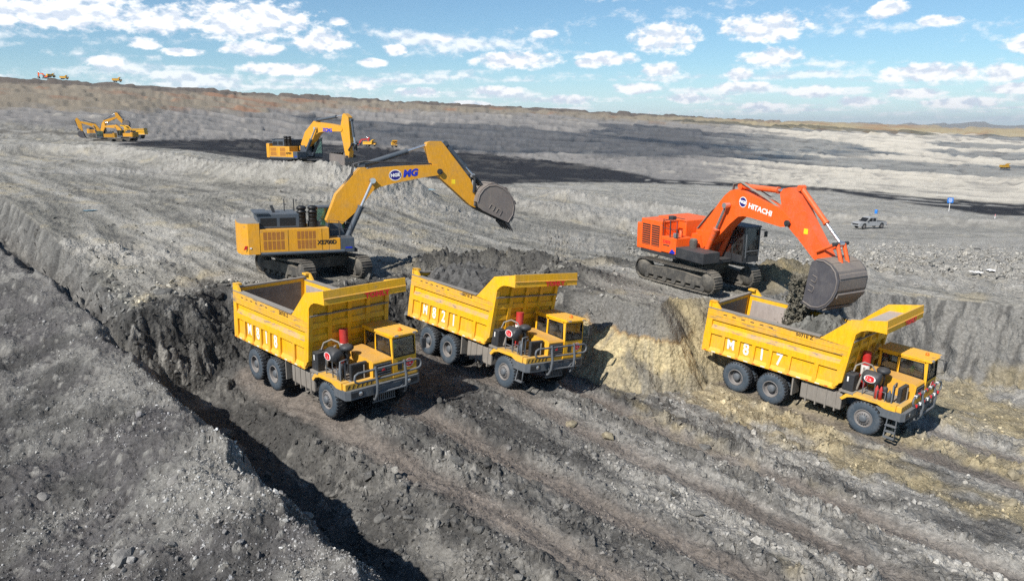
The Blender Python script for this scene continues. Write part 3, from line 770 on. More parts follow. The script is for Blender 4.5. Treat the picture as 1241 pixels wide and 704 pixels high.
def empty(name, loc, mat3=None, label=None, cat=None, group=None):
    o = bpy.data.objects.new(name, None); COL.objects.link(o); o.empty_display_size = 0.3
    M = Matrix.Translation(Vector(loc))
    if mat3 is not None: M = M @ Matrix([list(r) for r in mat3]).to_4x4()
    o.matrix_world = M
    if label: o['label'] = label
    if cat: o['category'] = cat
    if group: o['group'] = group
    return o


def copy_tree(o, parent=None):
    c = o.copy(); COL.objects.link(c); c.parent = parent
    for ch in list(o.children): copy_tree(ch, c)
    return c


def lettering(name, text, size, mat, parent, M, bold=0.0, shear=0.0, depth=0.004, sx=1.0, space=1.0):
    """flat lettering as a thin mesh; M places it (x reading direction, y up, z out of the face)"""
    cu = bpy.data.curves.new(name, 'FONT'); cu.body = text; cu.size = size; cu.align_x = 'CENTER'; cu.align_y = 'CENTER'
    cu.offset = bold; cu.shear = shear; cu.extrude = depth; cu.resolution_u = 2; cu.space_character = space
    tmp = bpy.data.objects.new('tmp', cu); COL.objects.link(tmp)
    dg = bpy.context.evaluated_depsgraph_get(); me = bpy.data.meshes.new_from_object(tmp.evaluated_get(dg))
    bpy.data.objects.remove(tmp); bpy.data.curves.remove(cu)
    me.transform(M @ Matrix.Diagonal((sx, 1, 1, 1))); me.materials.clear(); me.materials.append(MATS[mat]); me.name = name
    return link(name, me, parent=parent)


def face_mat(origin, xdir, ydir):
    x = Vector(xdir).normalized(); y = Vector(ydir).normalized(); z = x.cross(y).normalized(); y = z.cross(x)
    M = Matrix.Identity(4)
    for i in range(3): M[i][0] = x[i]; M[i][1] = y[i]; M[i][2] = z[i]; M[i][3] = origin[i]
    return M


def oval_badge(parent, M, rx, ry, field, text, tsize, name='badge'):
    mb = MB()
    for r, d, mi in ((1.0, 0.004, 0), (0.86, 0.008, 1)):
        n = 28; vs = [(rx * r * math.cos(2 * math.pi * i / n), ry * r * math.sin(2 * math.pi * i / n), q) for q in (0, d) for i in range(n)]
        mb.add(vs, [tuple(range(n, 2 * n))] + [(i, (i + 1) % n, (i + 1) % n + n, i + n) for i in range(n)], mi)
    mb.xf(M)
    o = mb.build(name, ['decal_white', field], parent)
    band = MB().box(-rx * 0.9, rx * 0.9, -ry * 0.36, ry * 0.36, 0.004, 0.010).xf(M).build('badge_band', 'decal_white' if field == 'decal_red' else field, o)
    lettering('badge_letters', text, tsize, field if field == 'decal_red' else 'decal_white', o, M @ Matrix.Translation((0, 0, 0.013)), bold=0.012, sx=1.1, depth=0.003)
    return o


# ------------------------------------------------------------------ a seated driver: one continuous skin for the body
def person_mesh():
    me = bpy.data.meshes.new('person')
    V = {'pel': (0, 0, 0.10), 'bel': (0.02, 0, 0.28), 'che': (0.05, 0, 0.50), 'nek': (0.06, 0, 0.66), 'hd0': (0.09, 0, 0.76), 'hd1': (0.11, 0, 0.88)}
    rad = {'pel': 0.17, 'bel': 0.15, 'che': 0.17, 'nek': 0.065, 'hd0': 0.085, 'hd1': 0.095}
    E_ = [('pel', 'bel'), ('bel', 'che'), ('che', 'nek'), ('nek', 'hd0'), ('hd0', 'hd1')]
    for s_, q in ((-1, 'r'), (1, 'l')):
        V.update({'sh' + q: (0.04, 0.20 * s_, 0.56), 'el' + q: (0.16, 0.27 * s_, 0.34), 'wr' + q: (0.40, 0.20 * s_, 0.40), 'hn' + q: (0.48, 0.17 * s_, 0.43),
                  'kn' + q: (0.46, 0.14 * s_, 0.14), 'an' + q: (0.52, 0.14 * s_, -0.28), 'to' + q: (0.66, 0.14 * s_, -0.33)})
        rad.update({'sh' + q: 0.085, 'el' + q: 0.058, 'wr' + q: 0.042, 'hn' + q: 0.046, 'kn' + q: 0.085, 'an' + q: 0.055, 'to' + q: 0.045})
        E_ += [('che', 'sh' + q), ('sh' + q, 'el' + q), ('el' + q, 'wr' + q), ('wr' + q, 'hn' + q), ('pel', 'kn' + q), ('kn' + q, 'an' + q), ('an' + q, 'to' + q)]
        for k in range(4):                                   # four fingers and a thumb closing on the wheel rim
            b = (0.50, (0.17 + 0.026 * (k - 1.5)) * s_, 0.445); e = (0.545 - 0.006 * k, (0.165 + 0.026 * (k - 1.5)) * s_, 0.425)
            V['f%d%s' % (k, q)] = b; V['g%d%s' % (k, q)] = e; rad['f%d%s' % (k, q)] = 0.011; rad['g%d%s' % (k, q)] = 0.009
            E_ += [('hn' + q, 'f%d%s' % (k, q)), ('f%d%s' % (k, q), 'g%d%s' % (k, q))]
        V['t' + q] = (0.50, 0.105 * s_, 0.42); rad['t' + q] = 0.011; E_.append(('hn' + q, 't' + q))
    ks = list(V); me.from_pydata([V[k] for k in ks], [(ks.index(a), ks.index(b)) for a, b in E_], [])
    o = bpy.data.objects.new('tmp', me); COL.objects.link(o)
    o.modifiers.new('skin', 'SKIN'); ss = o.modifiers.new('sub', 'SUBSURF'); ss.levels = 1
    sk = me.skin_vertices[0].data if me.skin_vertices else None
    if sk is None:
        bm = bmesh.new(); bm.from_mesh(me); bm.verts.layers.skin.verify(); bm.to_mesh(me); bm.free(); sk = me.skin_vertices[0].data
    for i, k in enumerate(ks): sk[i].radius = (rad[k], rad[k]); sk[i].use_root = (k == 'pel')
    dg = bpy.context.evaluated_depsgraph_get(); dg.update()
    out = bpy.data.meshes.new_from_object(o.evaluated_get(dg)); bpy.data.objects.remove(o)
    out.name = 'person'
    for m in ('cloth', 'skin'): out.materials.append(MATS[m])
    for p in out.polygons:
        c = p.center; p.use_smooth = True
        p.material_index = 1 if (c.z > 0.66 or (c.x > 0.40 and c.z > 0.3)) else 0
    return out


_person = person_mesh()


def person(loc, mat3, label):
    o = link('person', _person, label=label, cat='person', group='drivers at the controls')
    o.matrix_world = Matrix.Translation(Vector(loc)) @ Matrix([list(r) for r in mat3]).to_4x4()
    v = MB()
    ring = [(0.16, 0.20), (0.30, 0.185), (0.44, 0.20), (0.56, 0.20), (0.62, 0.11)]
    n = 14; vs = []
    for z_, r_ in ring:
        for k in range(n):
            a = 2 * math.pi * k / n; vs.append((0.03 + z_ * 0.04 + 0.86 * r_ * math.cos(a), 1.02 * r_ * math.sin(a), z_))
    v.add(vs, [(i * n + k, i * n + (k + 1) % n, (i + 1) * n + (k + 1) % n, (i + 1) * n + k) for i in range(len(ring) - 1) for k in range(n)], 0, True)
    v.build('vest', 'vest', o)
    h = MB().lathe([(0.001, 0.115), (0.06, 0.10), (0.10, 0.05), (0.112, 0.0), (0.10, -0.04)], (0.095, 0, 0.885), 'z', 14); h.build('hair', 'hair', o)
    f = MB().prism([(0.205, 0.85), (0.235, 0.835), (0.205, 0.88)], -0.015, 0.015)      # nose
    for sy in (-0.035, 0.035): f.box(0.195, 0.207, sy - 0.012, sy + 0.012, 0.878, 0.888, 1)
    f.box(0.195, 0.205, -0.025, 0.025, 0.80, 0.808, 1)
    for sy in (-0.1, 0.1): f.box(0.09, 0.13, sy - 0.008, sy + 0.008, 0.84, 0.89)
    f.build('face', ['skin', 'hair'], o)
    return o


# ------------------------------------------------------------------ haul truck
def tyre(name, c, R, w, sgn, parent, rear):
    """c is the centre of the outer face; the tyre runs inwards"""
    mb = MB(); inn = -w
    prof = [(0.36, -0.02), (0.40, 0.0), (0.50, 0.012), (0.60, 0.0), (0.655, -0.03), (0.685, -0.075), (0.69, inn * 0.5), (0.685, inn + 0.075), (0.655, inn + 0.03), (0.58, inn), (0.40, inn), (0.36, inn + 0.02)]
    k = R / 0.71
    mb.lathe([(r * k, a) for r, a in prof[:6]], c, 'y', 34, 1, sgn); mb.lathe([(r * k, a) for r, a in prof[5:]], c, 'y', 34, 0, sgn)
    n = 30
    for i in range(n):
        t0 = 2 * math.pi * i / n
        for half in (0, 1):
            t = t0 + half * math.pi / n
            a0, a1 = ((-0.02, inn * 0.52) if half == 0 else (inn * 0.48, inn + 0.02))
            vs = []
            for rr in (0.66 * k, 0.715 * k):
                for (aa, dt) in ((a0, 0.0), (a1, 0.07), (a1, 0.16), (a0, 0.10)):
                    r2 = rr - (0.03 * k if aa in (a0, a1) and abs(aa - inn * 0.5) > 0.1 else 0)
                    vs.append((c[0] + r2 * math.cos(t + dt), c[1] + aa * sgn, c[2] + r2 * math.sin(t + dt)))
            mb.add(vs, [(4, 5, 6, 7), (0, 1, 5, 4), (1, 2, 6, 5), (2, 3, 7, 6), (3, 0, 4, 7)], 0)
    o = mb.build(name, ['rubber', 'rubber_side'], parent)
    rm = MB()
    if rear:
        rm.lathe([(0.375, -0.02), (0.36, 0.005), (0.335, 0.0), (0.325, -0.05), (0.31, -0.19), (0.16, -0.21), (0.14, -0.21)], c, 'y', 28, 0, sgn)
    else:
        rm.lathe([(0.375, -0.02), (0.36, 0.005), (0.33, -0.01), (0.32, -0.06), (0.27, -0.05), (0.25, 0.0), (0.12, 0.01)], c, 'y', 28, 0, sgn)
    rm.build('rim', 'rim', o)
    hb = MB()
    if rear:
        hb.lathe([(0.17, -0.22), (0.165, -0.06), (0.13, -0.03), (0.001, -0.025)], c, 'y', 20, 0, sgn)
    else:
        hb.lathe([(0.16, 0.0), (0.15, 0.05), (0.11, 0.09), (0.06, 0.10), (0.001, 0.10)], c, 'y', 20, 0, sgn)
    for i in range(14):
        t = 2 * math.pi * i / 14; r = 0.215; a = -0.2 if rear else 0.0
        p = Vector((c[0] + r * math.cos(t), c[1] + a * sgn, c[2] + r * math.sin(t)))
        hb.cyl(p, p + Vector((0, 0.045 * sgn, 0)), 0.02, n=6)
    hb.build('hub', 'grey_steel', o)
    return o


def build_truck():
    t = empty('haul_truck', (0, 0, 0))
    W = 1.75
    y = 'yellow'
    # --- dump body: right and left sides
    XA, XB = -7.57, -1.13
    def xr(z): return XA + (z - 1.59) * 0.085               # rear edge leans forward a little
    def xf_(z): return XB + (z - 1.67) * 0.137              # front edge leans forward
    for sg in (-1, 1):
        side = MB()
        y0, y1 = sg * (W - 0.085), sg * (W - 0.22)
        side.prism([(xr(1.62), 1.62), (xf_(1.70) - 0.12, 1.70), (xf_(1.9), 1.9), (xf_(3.58), 3.58), (xr(3.6), 3.60)], y0, y1)
        o = side.build('body_side', y, t)
        rail = MB().prism([(xr(3.10), 3.10), (xf_(3.10), 3.10), (xf_(3.50), 3.50), (xr(3.6), 3.62)], sg * W, sg * (W - 0.21))
        o2 = rail.build('top_rail', 'yellow_worn', t)
        MB().box(xr(3.62), -2.1, sg * (W + 0.015) if sg < 0 else sg * (W - 0.23), sg * (W - 0.23) if sg < 0 else sg * (W + 0.015), 3.60, 3.645).build('rim_bar', 'pale_steel', o2)
        MB().prism([(xr(3.33), 3.33), (xf_(3.32), 3.30), (xf_(3.34), 3.335), (xr(3.35), 3.355)], sg * (W + 0.012), sg * (W - 0.05)).build('weld_bead', 'yellow', o2)
        mid = MB().prism([(xr(2.43), 2.43), (xf_(2.43), 2.45), (xf_(2.70), 2.72), (xr(2.68), 2.68)], sg * W, sg * (W - 0.2))
        mid.build('mid_rail', y, t)
        ledge = MB(); za = 2.68; zb_ = 2.86
        a_, b_ = xr(2.7) + 0.30, xf_(2.75)
        ledge.add([(a_, sg * W, za), (b_, sg * W, za + 0.04), (b_, sg * (W - 0.09), zb_ + 0.04), (a_, sg * (W - 0.09), zb_)], [(0, 1, 2, 3)])
        ledge.build('ledge', 'yellow_scraped', t)
        MB().prism([(xr(2.66), 2.66), (xr(2.66) + 0.32, 2.66), (xr(3.12) + 0.30, 3.12), (xr(3.12), 3.12)], sg * (W - 0.002), sg * (W - 0.2)).build('rear_post', y, t)
        L = XB - XA
        fr = [0.0, .058, .150, .172, .268, .293, .385, .41, .508, .535, .645, .672, .83, .856]
        for i in range(0, len(fr) - 1, 2):
            p0, p1 = XA + L * fr[i], XA + L * fr[i + 1]
            q = 0.055
            rib = MB().prism([(p0, 1.60), (p1, 1.60), (p1 + q, 2.46), (p0 + q, 2.46)], sg * (W - 0.004), sg * (W - 0.2))
            rib.build('side_rib', y, t)
        bot = MB(); a_, b_ = XA, XB - 0.16
        bot.add([(a_, sg * W, 1.59), (b_, sg * W, 1.665), (b_ + 0.02, sg * (W - 0.09), 1.83), (a_, sg * (W - 0.09), 1.76), (a_, sg * (W - 0.2), 1.57), (b_, sg * (W - 0.2), 1.64)], [(0, 1, 2, 3), (0, 4, 5, 1)])
        bot.prism([(a_, 1.53), (b_, 1.605), (b_ + 0.12, 1.70), (b_, 1.668), (a_, 1.592)], sg * (W + 0.002), sg * (W - 0.1))
        b_o = bot.build('bottom_rail', y, t)
        for i in range(15):
            x0 = XA + 0.12 + i * 0.415; zz = 1.555 + (x0 - XA) * 0.0117
            mi = i % 2
            MB().box(x0, x0 + (0.13 if mi == 0 else 0.2), sg * (W + 0.004) - 0.004, sg * (W + 0.004) + 0.004, zz, zz + 0.035).build('reflective_tape', 'decal_white' if mi else 'decal_red', b_o)
        # lifting ear at the rear corner
        ear = MB().prism([(xr(3.6), 3.60), (xr(3.93), 3.93), (xr(3.93) + 0.33, 3.93), (xr(3.9) + 0.52, 3.76), (xr(3.6) + 0.66, 3.62)], sg * W, sg * (W - 0.10))
        ear.box(xr(3.9), xr(3.9) + 0.34, sg * (W - 0.26) if sg > 0 else sg * W, sg * W if sg > 0 else sg * (W - 0.26), 3.86, 3.94)
        ear.box(xr(3.8) + 0.10, xr(3.8) + 0.16, sg * W - 0.11 if sg > 0 else -W, sg * W if sg > 0 else -W + 0.11, 3.62, 3.9)
        ear.build('lifting_ear', 'yellow', t)
        # canopy gusset with its swept corner
        arc = [(-0.02, 4.385), (-0.30, 4.35), (-0.52, 4.25), (-0.68, 4.10), (-0.79, 3.90), (-0.85, 3.70), (-0.88, 3.50)]
        gus = MB().prism([(-2.09, 3.56), (-0.95, 4.62), (0.41, 4.91), (0.45, 4.40)] + arc, sg * W, sg * (W - 0.055))
        gus.build('canopy_side', y, t)
    # floor, front wall, tailgate
    MB().prism([(xr(1.6), 1.60), (xf_(1.7) - 0.12, 1.68), (xf_(1.78) - 0.12, 1.78), (xr(1.7), 1.70)], -W + 0.2, W - 0.2).build('body_floor', y, t)
    fw = MB().prism([(xf_(1.70) - 0.12, 1.70), (xf_(1.85), 1.85), (xf_(4.36), 4.36), (xf_(4.36) - 0.1, 4.36), (xf_(1.70) - 0.22, 1.70)], -W + 0.002, W - 0.002)
    fwo = fw.build('front_wall', y, t)
    for yc in (-1.66, -0.86, -0.02, 0.80, 1.66):
        MB().prism([(xf_(1.9) + 0.001, 1.9), (xf_(1.9) + 0.13, 1.98), (xf_(4.36) + 0.10, 4.36), (xf_(4.36), 4.36)], yc - 0.085, yc + 0.085).build('front_rib', y, fwo)
    for zc, hh in ((2.35, 0.14), (2.82, 0.16), (3.32, 0.16)):
        MB().prism([(xf_(zc), zc - hh), (xf_(zc) + 0.09, zc - hh * 0.6), (xf_(zc) + 0.09, zc + hh * 0.6), (xf_(zc), zc + hh)], -1.72, 1.72).build('front_beam', y, fwo)
    MB().prism([(xf_(3.72), 3.70), (xf_(3.72) + 0.14, 3.72), (xf_(3.76) + 0.14, 3.77), (xf_(3.76), 3.78)], -1.70, 1.70).build('seam_bar', 'pale_steel', fwo)
    # canopy tray, lip
    cn = MB().prism([(-0.90, 4.30), (0.40, 4.40), (0.40, 4.45), (-0.90, 4.36)], -W + 0.056, W - 0.056)
    cno = cn.build('canopy', y, t)
    MB().prism([(0.37, 4.41), (0.455, 4.395), (0.42, 4.915), (0.36, 4.915)], -W - 0.004, W + 0.004).build('canopy_lip', y, cno)
    MB().prism([(0.445, 4.60), (0.475, 4.615), (0.445, 4.65)], -W - 0.002, W + 0.002).build('lip_rib', 'yellow_dusty', cno)
    for yc in (-1.2, -0.4, 0.4, 1.2):
        MB().prism([(-0.80, 4.20), (0.30, 4.345), (0.36, 4.395), (-0.80, 4.30)], yc - 0.05, yc + 0.05).build('canopy_rib', y, cno)
    MB().add([(-0.85, -W + 0.06, 4.37), (0.36, -W + 0.06, 4.46), (0.36, W - 0.06, 4.46), (-0.85, W - 0.06, 4.37)], [(0, 1, 2, 3)]).build('canopy_dust', 'liner_pale', cno)
    tg = MB().prism([(xr(1.7), 1.70), (xr(3.72), 3.72), (xr(3.72) + 0.12, 3.72), (xr(1.7) + 0.12, 1.70)], -W + 0.23, W - 0.23)
    tgo = tg.build('tailgate', y, t)
    MB().prism([(xr(3.7) - 0.02, 3.70), (xr(3.7) - 0.02, 3.76), (xr(3.7) + 0.15, 3.76), (xr(3.7) + 0.15, 3.70)], -W + 0.1, W - 0.1).build('tailgate_bar', 'pale_steel', tgo)
    # worn inside faces
    MB().prism([(xr(1.75) + 0.122, 1.75), (xr(3.55) + 0.122, 3.55), (xr(3.55) + 0.13, 3.55), (xr(1.75) + 0.13, 1.75)], -W + 0.38, W - 0.38).build('tailgate_liner', 'liner', tgo)
    for sg in (-1, 1):
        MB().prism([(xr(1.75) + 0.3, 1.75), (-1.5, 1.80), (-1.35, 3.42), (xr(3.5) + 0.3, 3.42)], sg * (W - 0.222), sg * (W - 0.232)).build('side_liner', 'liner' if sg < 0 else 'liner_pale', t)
    MB().box(xr(1.75) + 0.15, -1.32, -W + 0.24, W - 0.24, 1.785, 1.795).build('floor_liner', 'liner_pale', t)
    # chassis, axles, suspension
    ch = MB()
    for sg in (-1, 1): ch.box(-7.0, 1.0, sg * 0.42 - 0.07, sg * 0.42 + 0.07, 0.95, 1.35)
    for xx in (-6.9, -5.0, -3.0, -1.2, 0.7): ch.box(xx - 0.06, xx + 0.06, -0.36, 0.36, 1.0, 1.3)
    ch.build('chassis', 'dark_steel', t)
    for xx in (-5.68, -3.96, 0.0):
        ax = MB().cyl((xx, -1.2, 0.71), (xx, 1.2, 0.71), 0.12, n=12)
        if xx < -1: ax.lathe([(0.02, -0.34), (0.26, -0.22), (0.33, 0), (0.26, 0.22), (0.02, 0.34)], (xx, 0, 0.71), 'y', 16)
        ax.build('axle', 'dark_steel', t)
    MB().box(-6.1, -3.5, -0.55, -0.50, 1.36, 1.50).box(-6.1, -3.5, 0.50, 0.55, 1.36, 1.50).build('leaf_spring', 'muddy_steel', t)
    for sg in (-1, 1):
        for xx in (-5.68, -3.96):
            tyre('wheel', (xx, sg * 1.76, 0.71), 0.71, 0.42, sg, t, True)
            tyre('wheel', (xx, sg * 1.26, 0.71), 0.71, 0.40, sg, t, True)
        tyre('wheel', (0.0, sg * 1.58, 0.71), 0.71, 0.44, sg, t, False)
    # mudguard plate and side tank with straps
    for sg in (-1, 1):
        MB().box(-3.08, -3.02, sg * 1.35 - 0.3, sg * 1.35 + 0.3, 0.72, 1.52).build('mudguard', 'pale_steel', t)
        tk = MB().box(-2.72, -0.95, sg * 1.24 - 0.32, sg * 1.24 + 0.32, 0.72, 1.44, 0, 0.05)
        tko = tk.build('side_tank', 'pale_steel', t)
        for xx in (-2.45, -2.02, -1.6, -1.2):
            MB().box(xx - 0.03, xx + 0.03, sg * 1.24 - 0.345, sg * 1.24 + 0.345, 0.62, 1.465).build('strap', 'pale_steel', tko)
    # --- front: fenders, deck, nose
    for sg in (-1, 1):
        prof = [(-1.02, 1.28), (-0.80, 1.52), (-0.55, 1.62), (1.16, 1.66), (1.16, 1.40), (0.80, 1.38), (0.45, 1.50), (-0.45, 1.48), (-0.72, 1.40), (-0.92, 1.22)]
        MB().prism(prof, sg * 1.62, sg * (1.30)).build('fender', y, t)
        MB().tube([(-1.00, sg * 1.45, 0.85), (-0.98, sg * 1.45, 1.10), (-0.86, sg * 1.45, 1.35), (-0.70, sg * 1.45, 1.46)], 0.05, 6).build('mud_flap', 'dark_steel', t)
    MB().box(-0.55, 1.16, -1.30, -0.40, 1.58, 1.62).box(-0.95, -0.55, -1.60, 0.3, 1.52, 1.56).build('deck', 'pale_steel', t)
    ns = MB().box(1.16, 1.36, -1.58, 1.56, 1.40, 1.64, 0, 0.02); nso = ns.build('nose', y, t)
    ck = MB()
    for i in range(16):
        yy = -1.5 + i * 0.19
        if -0.42 < yy < 0.40: continue
        ck.prism([(yy, 1.43), (yy + 0.05, 1.43), (yy + 0.12, 1.58), (yy + 0.07, 1.58)], 1.361, 1.366, 'x')
    ck.build('hazard_stripes', 'decal_black', nso)
    # bumper
    bp = MB().prism([(0.62, -1.62), (0.62, -1.56), (1.0, -1.30), (1.0, 1.30), (0.62, 1.56), (0.62, 1.62), (1.38, 1.62), (1.50, 1.45), (1.50, -1.45), (1.38, -1.62)], 1.06, 1.40, 'z')
    bpo = bp.build('bumper', 'grey_steel', t)
    for sg in (-1, 1):
        MB().box(1.495, 1.512, sg * 1.18 - 0.26, sg * 1.18 + 0.26, 1.14, 1.33).build('lamp_recess', 'dark_steel', bpo)
        MB().prism([(0.40, 1.38), (0.95, 1.40), (0.95, 1.06), (0.78, 1.06)], sg * 1.60, sg * 1.45).build('bumper_wing', 'grey_steel', bpo)
        l = MB().lathe([(0.001, 0.012), (0.07, 0.01), (0.085, 0.0)], (1.51, sg * 1.05, 1.24), 'x', 12); l.build('headlight', 'chrome', bpo)
    MB().box(1.52, 1.60, -0.52, 0.68, 1.10, 1.36, 0, 0.02).build('tow_plate', 'grey_steel', bpo)
    sg_ = MB()
    for i in range(11): sg_.box(1.30, 1.36, -0.42 + i * 0.088, -0.385 + i * 0.088, 0.72, 1.03)
    sg_.box(1.28, 1.37, -0.46, 0.52, 0.68, 0.73); sg_.box(1.28, 1.37, -0.46, 0.52, 1.02, 1.06)
    sg_.build('sump_guard', 'grey_steel', t)
    # bull bar
    bb = MB()
    for yy in (-0.48, 0.78): bb.tube([(1.50, yy, 0.88), (1.60, yy, 0.93), (1.72, yy, 1.18), (1.74, yy, 1.55), (1.66, yy, 1.9), (1.62, yy, 2.14)], 0.055, 8)
    def loop(yA, yB, z0, z1, x):
        return [(x, yA, z0), (x, yA - 0.1 * (1 if yA < yB else -1), z0 + 0.1), (x, yA - 0.1 * (1 if yA < yB else -1), z1 - 0.1), (x, yA, z1)]
    zt, zm = 2.06, 1.70
    bb.tube([(1.66, -1.20, zm), (1.66, -1.33, zm + 0.06), (1.65, -1.37, (zm + zt) / 2), (1.64, -1.33, zt - 0.06), (1.63, -1.20, zt), (1.63, 0, zt), (1.63, 1.35, zt), (1.63, 1.48, zt - 0.06), (1.65, 1.52, (zm + zt) / 2), (1.66, 1.48, zm + 0.06), (1.66, 1.35, zm), (1.68, 0.0, zm)], 0.042, 8, closed=True)
    bb.tube([(1.72, -0.48, 1.16), (1.72, 0.78, 1.16)], 0.04, 8)
    bb.tube([(1.62, -0.48, 1.30), (1.66, -0.25, 1.15)], 0.025, 6).tube([(1.62, 0.78, 1.30), (1.66, 0.55, 1.15)], 0.025, 6)
    bb.build('bull_bar', 'grey_steel', t)
    # hood and grille
    hd = MB().prism([(-0.60, 1.60), (1.34, 1.60), (1.38, 2.18), (1.30, 2.26), (-0.60, 2.34)], -0.42, 0.40)
    hdo = hd.build('hood', 'yellow_dusty', t)
    gr = MB().box(1.375, 1.392, -0.36, 0.34, 1.66, 2.14); gro = gr.build('grille', 'grille_dark', hdo)
    gs = MB()
    for i in range(5): gs.box(1.39, 1.415, -0.36, 0.34, 1.69 + i * 0.095, 1.725 + i * 0.095)
    gs.build('grille_bars', 'grey_steel', gro)
    MB().prism([(-0.09, 1.86), (0.0, 1.92), (0.10, 1.97), (0.02, 1.90), (0.09, 1.86), (-0.02, 1.84)], 1.416, 1.422, 'x').build('emblem', 'decal_red', gro)
    # radiator screen on the deck
    rd = MB().box(0.98, 1.12, -1.18, -0.50, 1.64, 2.24, 0, 0.015); rdo = rd.build('oil_cooler', 'dark_steel', t)
    MB().box(1.121, 1.128, -1.12, -0.56, 1.70, 2.18).build('cooler_core', 'black', rdo)
    MB().cyl((1.16, -0.66, 1.66), (1.16, -0.66, 2.15), 0.025, n=8).build('cooler_pipe', 'pale_steel', rdo)
    # --- cab
    cb = MB()
    x0, x1, ya, yb = -0.50, 1.42, 0.41, 1.46
    cb.box(x0, x1 - 0.04, ya, yb, 1.42, 1.47)                                       # floor
    cb.box(x0, x0 + 0.06, ya, yb, 1.47, 3.02)                                       # back
    for yy in (ya, yb - 0.05):
        cb.prism([(x0 + 0.06, 1.47), (x1, 1.47), (x1, 2.22), (x0 + 0.06, 2.32)], yy, yy + 0.05)
        cb.prism([(x0 + 0.06, 2.32), (x0 + 0.12, 2.32), (x0 + 0.12, 3.02), (x0 + 0.06, 3.02)], yy, yy + 0.05)
        cb.prism([(0.22, 2.28), (0.34, 2.28), (0.34, 3.02), (0.22, 3.02)], yy, yy + 0.05)
        cb.prism([(1.33, 2.22), (x1, 2.22), (1.38, 3.02), (1.24, 3.02)], yy, yy + 0.05)
        cb.box(x0 + 0.06, 1.30, yy, yy + 0.05, 2.94, 3.02)
    cb.box(x1 - 0.05, x1, ya + 0.05, yb - 0.05, 1.47, 2.20)
    cb.prism([(1.30, 2.94), (1.38, 2.94), (1.38, 3.02), (1.28, 3.02)], ya + 0.05, yb - 0.05)
    cbo = cb.build('cab', y, t)
    MB().box(x0 + 0.065, x0 + 0.07, ya + 0.05, yb - 0.05, 1.47, 2.94).box(x0 + 0.07, x1 - 0.06, ya + 0.052, ya + 0.056, 1.47, 2.2).box(x0 + 0.07, x1 - 0.06, ya + 0.05, yb - 0.05, 1.475, 1.48).build('cab_lining', 'interior', cbo)
    rf = MB().prism([(-0.56, 3.02), (1.50, 3.02), (1.52, 3.07), (1.44, 3.12), (-0.56, 3.12)], ya - 0.04, yb + 0.04)
    rfo = rf.build('roof', y, cbo)
    for i in range(4): MB().box(-0.5 + 0.02, 1.36, ya + 0.10 + i * 0.24, ya + 0.13 + i * 0.24, 3.119, 3.128).build('roof_rib', y, rfo)
    bc = MB().lathe([(0.075, 0.0), (0.07, 0.07), (0.04, 0.11), (0.001, 0.12)], (1.12, 0.95, 3.125), 'z', 12); bc.build('beacon', 'beacon', rfo)
    for yy in (ya + 0.12, yb - 0.12): MB().box(1.46, 1.54, yy - 0.08, yy + 0.08, 3.04, 3.10).build('roof_lamp', 'chrome', rfo)
    for yy in (ya + 0.02, yb - 0.03):
        for a_, b_ in ((-0.38, 0.22), (0.34, 1.28)):
            MB().prism([(a_ - 0.01, 2.28), (b_ + (0.06 if b_ > 1 else 0.01), 2.26), (b_ + 0.0, 2.95), (a_ - 0.01, 2.95)], yy, yy + 0.008).build('window', 'glass', cbo)
        fm = MB()
        for a_, b_ in ((-0.38, 0.22), (0.34, 1.27)):
            yo = yy - 0.024 if yy < 0.8 else yy + 0.034
            fm.tube([(a_, yo, 2.33), (b_, yo, 2.30), (b_ - (0.05 if b_ > 1 else 0), yo, 2.92), (a_, yo, 2.92)], 0.018, 5, closed=True)
        fm.build('window_seal', 'black', cbo)
    MB().prism([(1.395, 2.21), (1.405, 2.21), (1.345, 2.95), (1.335, 2.95)], ya + 0.05, yb - 0.05).build('windscreen', 'glass', cbo)
    fm = MB().tube([(1.425, ya + 0.06, 2.24), (1.425, yb - 0.06, 2.24), (1.375, yb - 0.06, 2.92), (1.375, ya + 0.06, 2.92)], 0.02, 5, closed=True)
    fm.tube([(1.44, ya + 0.5, 2.25), (1.41, ya + 0.3, 2.62)], 0.012, 5).build('wiper', 'black', cbo)
    st = MB().box(0.28, 0.78, 0.70, 1.18, 1.85, 1.98, 0, 0.04).box(0.20, 0.32, 0.70, 1.18, 1.95, 2.60, 0, 0.04).box(0.40, 0.66, 0.85, 1.05, 1.48, 1.85); st.build('seat', 'interior', cbo)
    wh = MB().tube([(1.02 + 0.08 * math.sin(a * math.pi / 8), 0.94 + 0.2 * math.cos(a * math.pi / 8), 2.30 + 0.16 * math.sin(a * math.pi / 8) * 0.8) for a in range(16)], 0.014, 5, closed=True)
    wh.cyl((1.02, 0.94, 2.30), (1.25, 0.94, 1.95), 0.03, n=6).build('steering_wheel', 'black', cbo)
    MB().box(1.20, 1.36, ya + 0.06, yb - 0.06, 1.9, 2.20).build('dashboard', 'interior', cbo)
    MB().box(1.422, 1.43, 0.62, 0.82, 1.72, 2.06).build('front_vent', 'dark_steel', cbo)
    oval_badge(cbo, face_mat((1.424, 1.14, 1.92), (0, 1, 0), (0, 0, 1)), 0.20, 0.17, 'decal_red', 'NGE', 0.15)
    mr = MB()
    mr.tube([(1.40, 1.50, 2.9), (1.62, 1.66, 2.86), (1.64, 1.68, 2.35), (1.42, 1.52, 2.28)], 0.016, 6); mr.build('mirror_arm', 'black', cbo)
    MB().box(1.60, 1.66, 1.58, 1.78, 2.42, 2.80, 0, 0.02).build('mirror', 'dark_steel', cbo)
    # --- machinery on the right-hand deck
    hy = MB().box(-1.02, -0.56, -1.58, -1.10, 1.66, 2.36, 0, 0.04); hyo = hy.build('oil_tank', 'dark_steel', t)
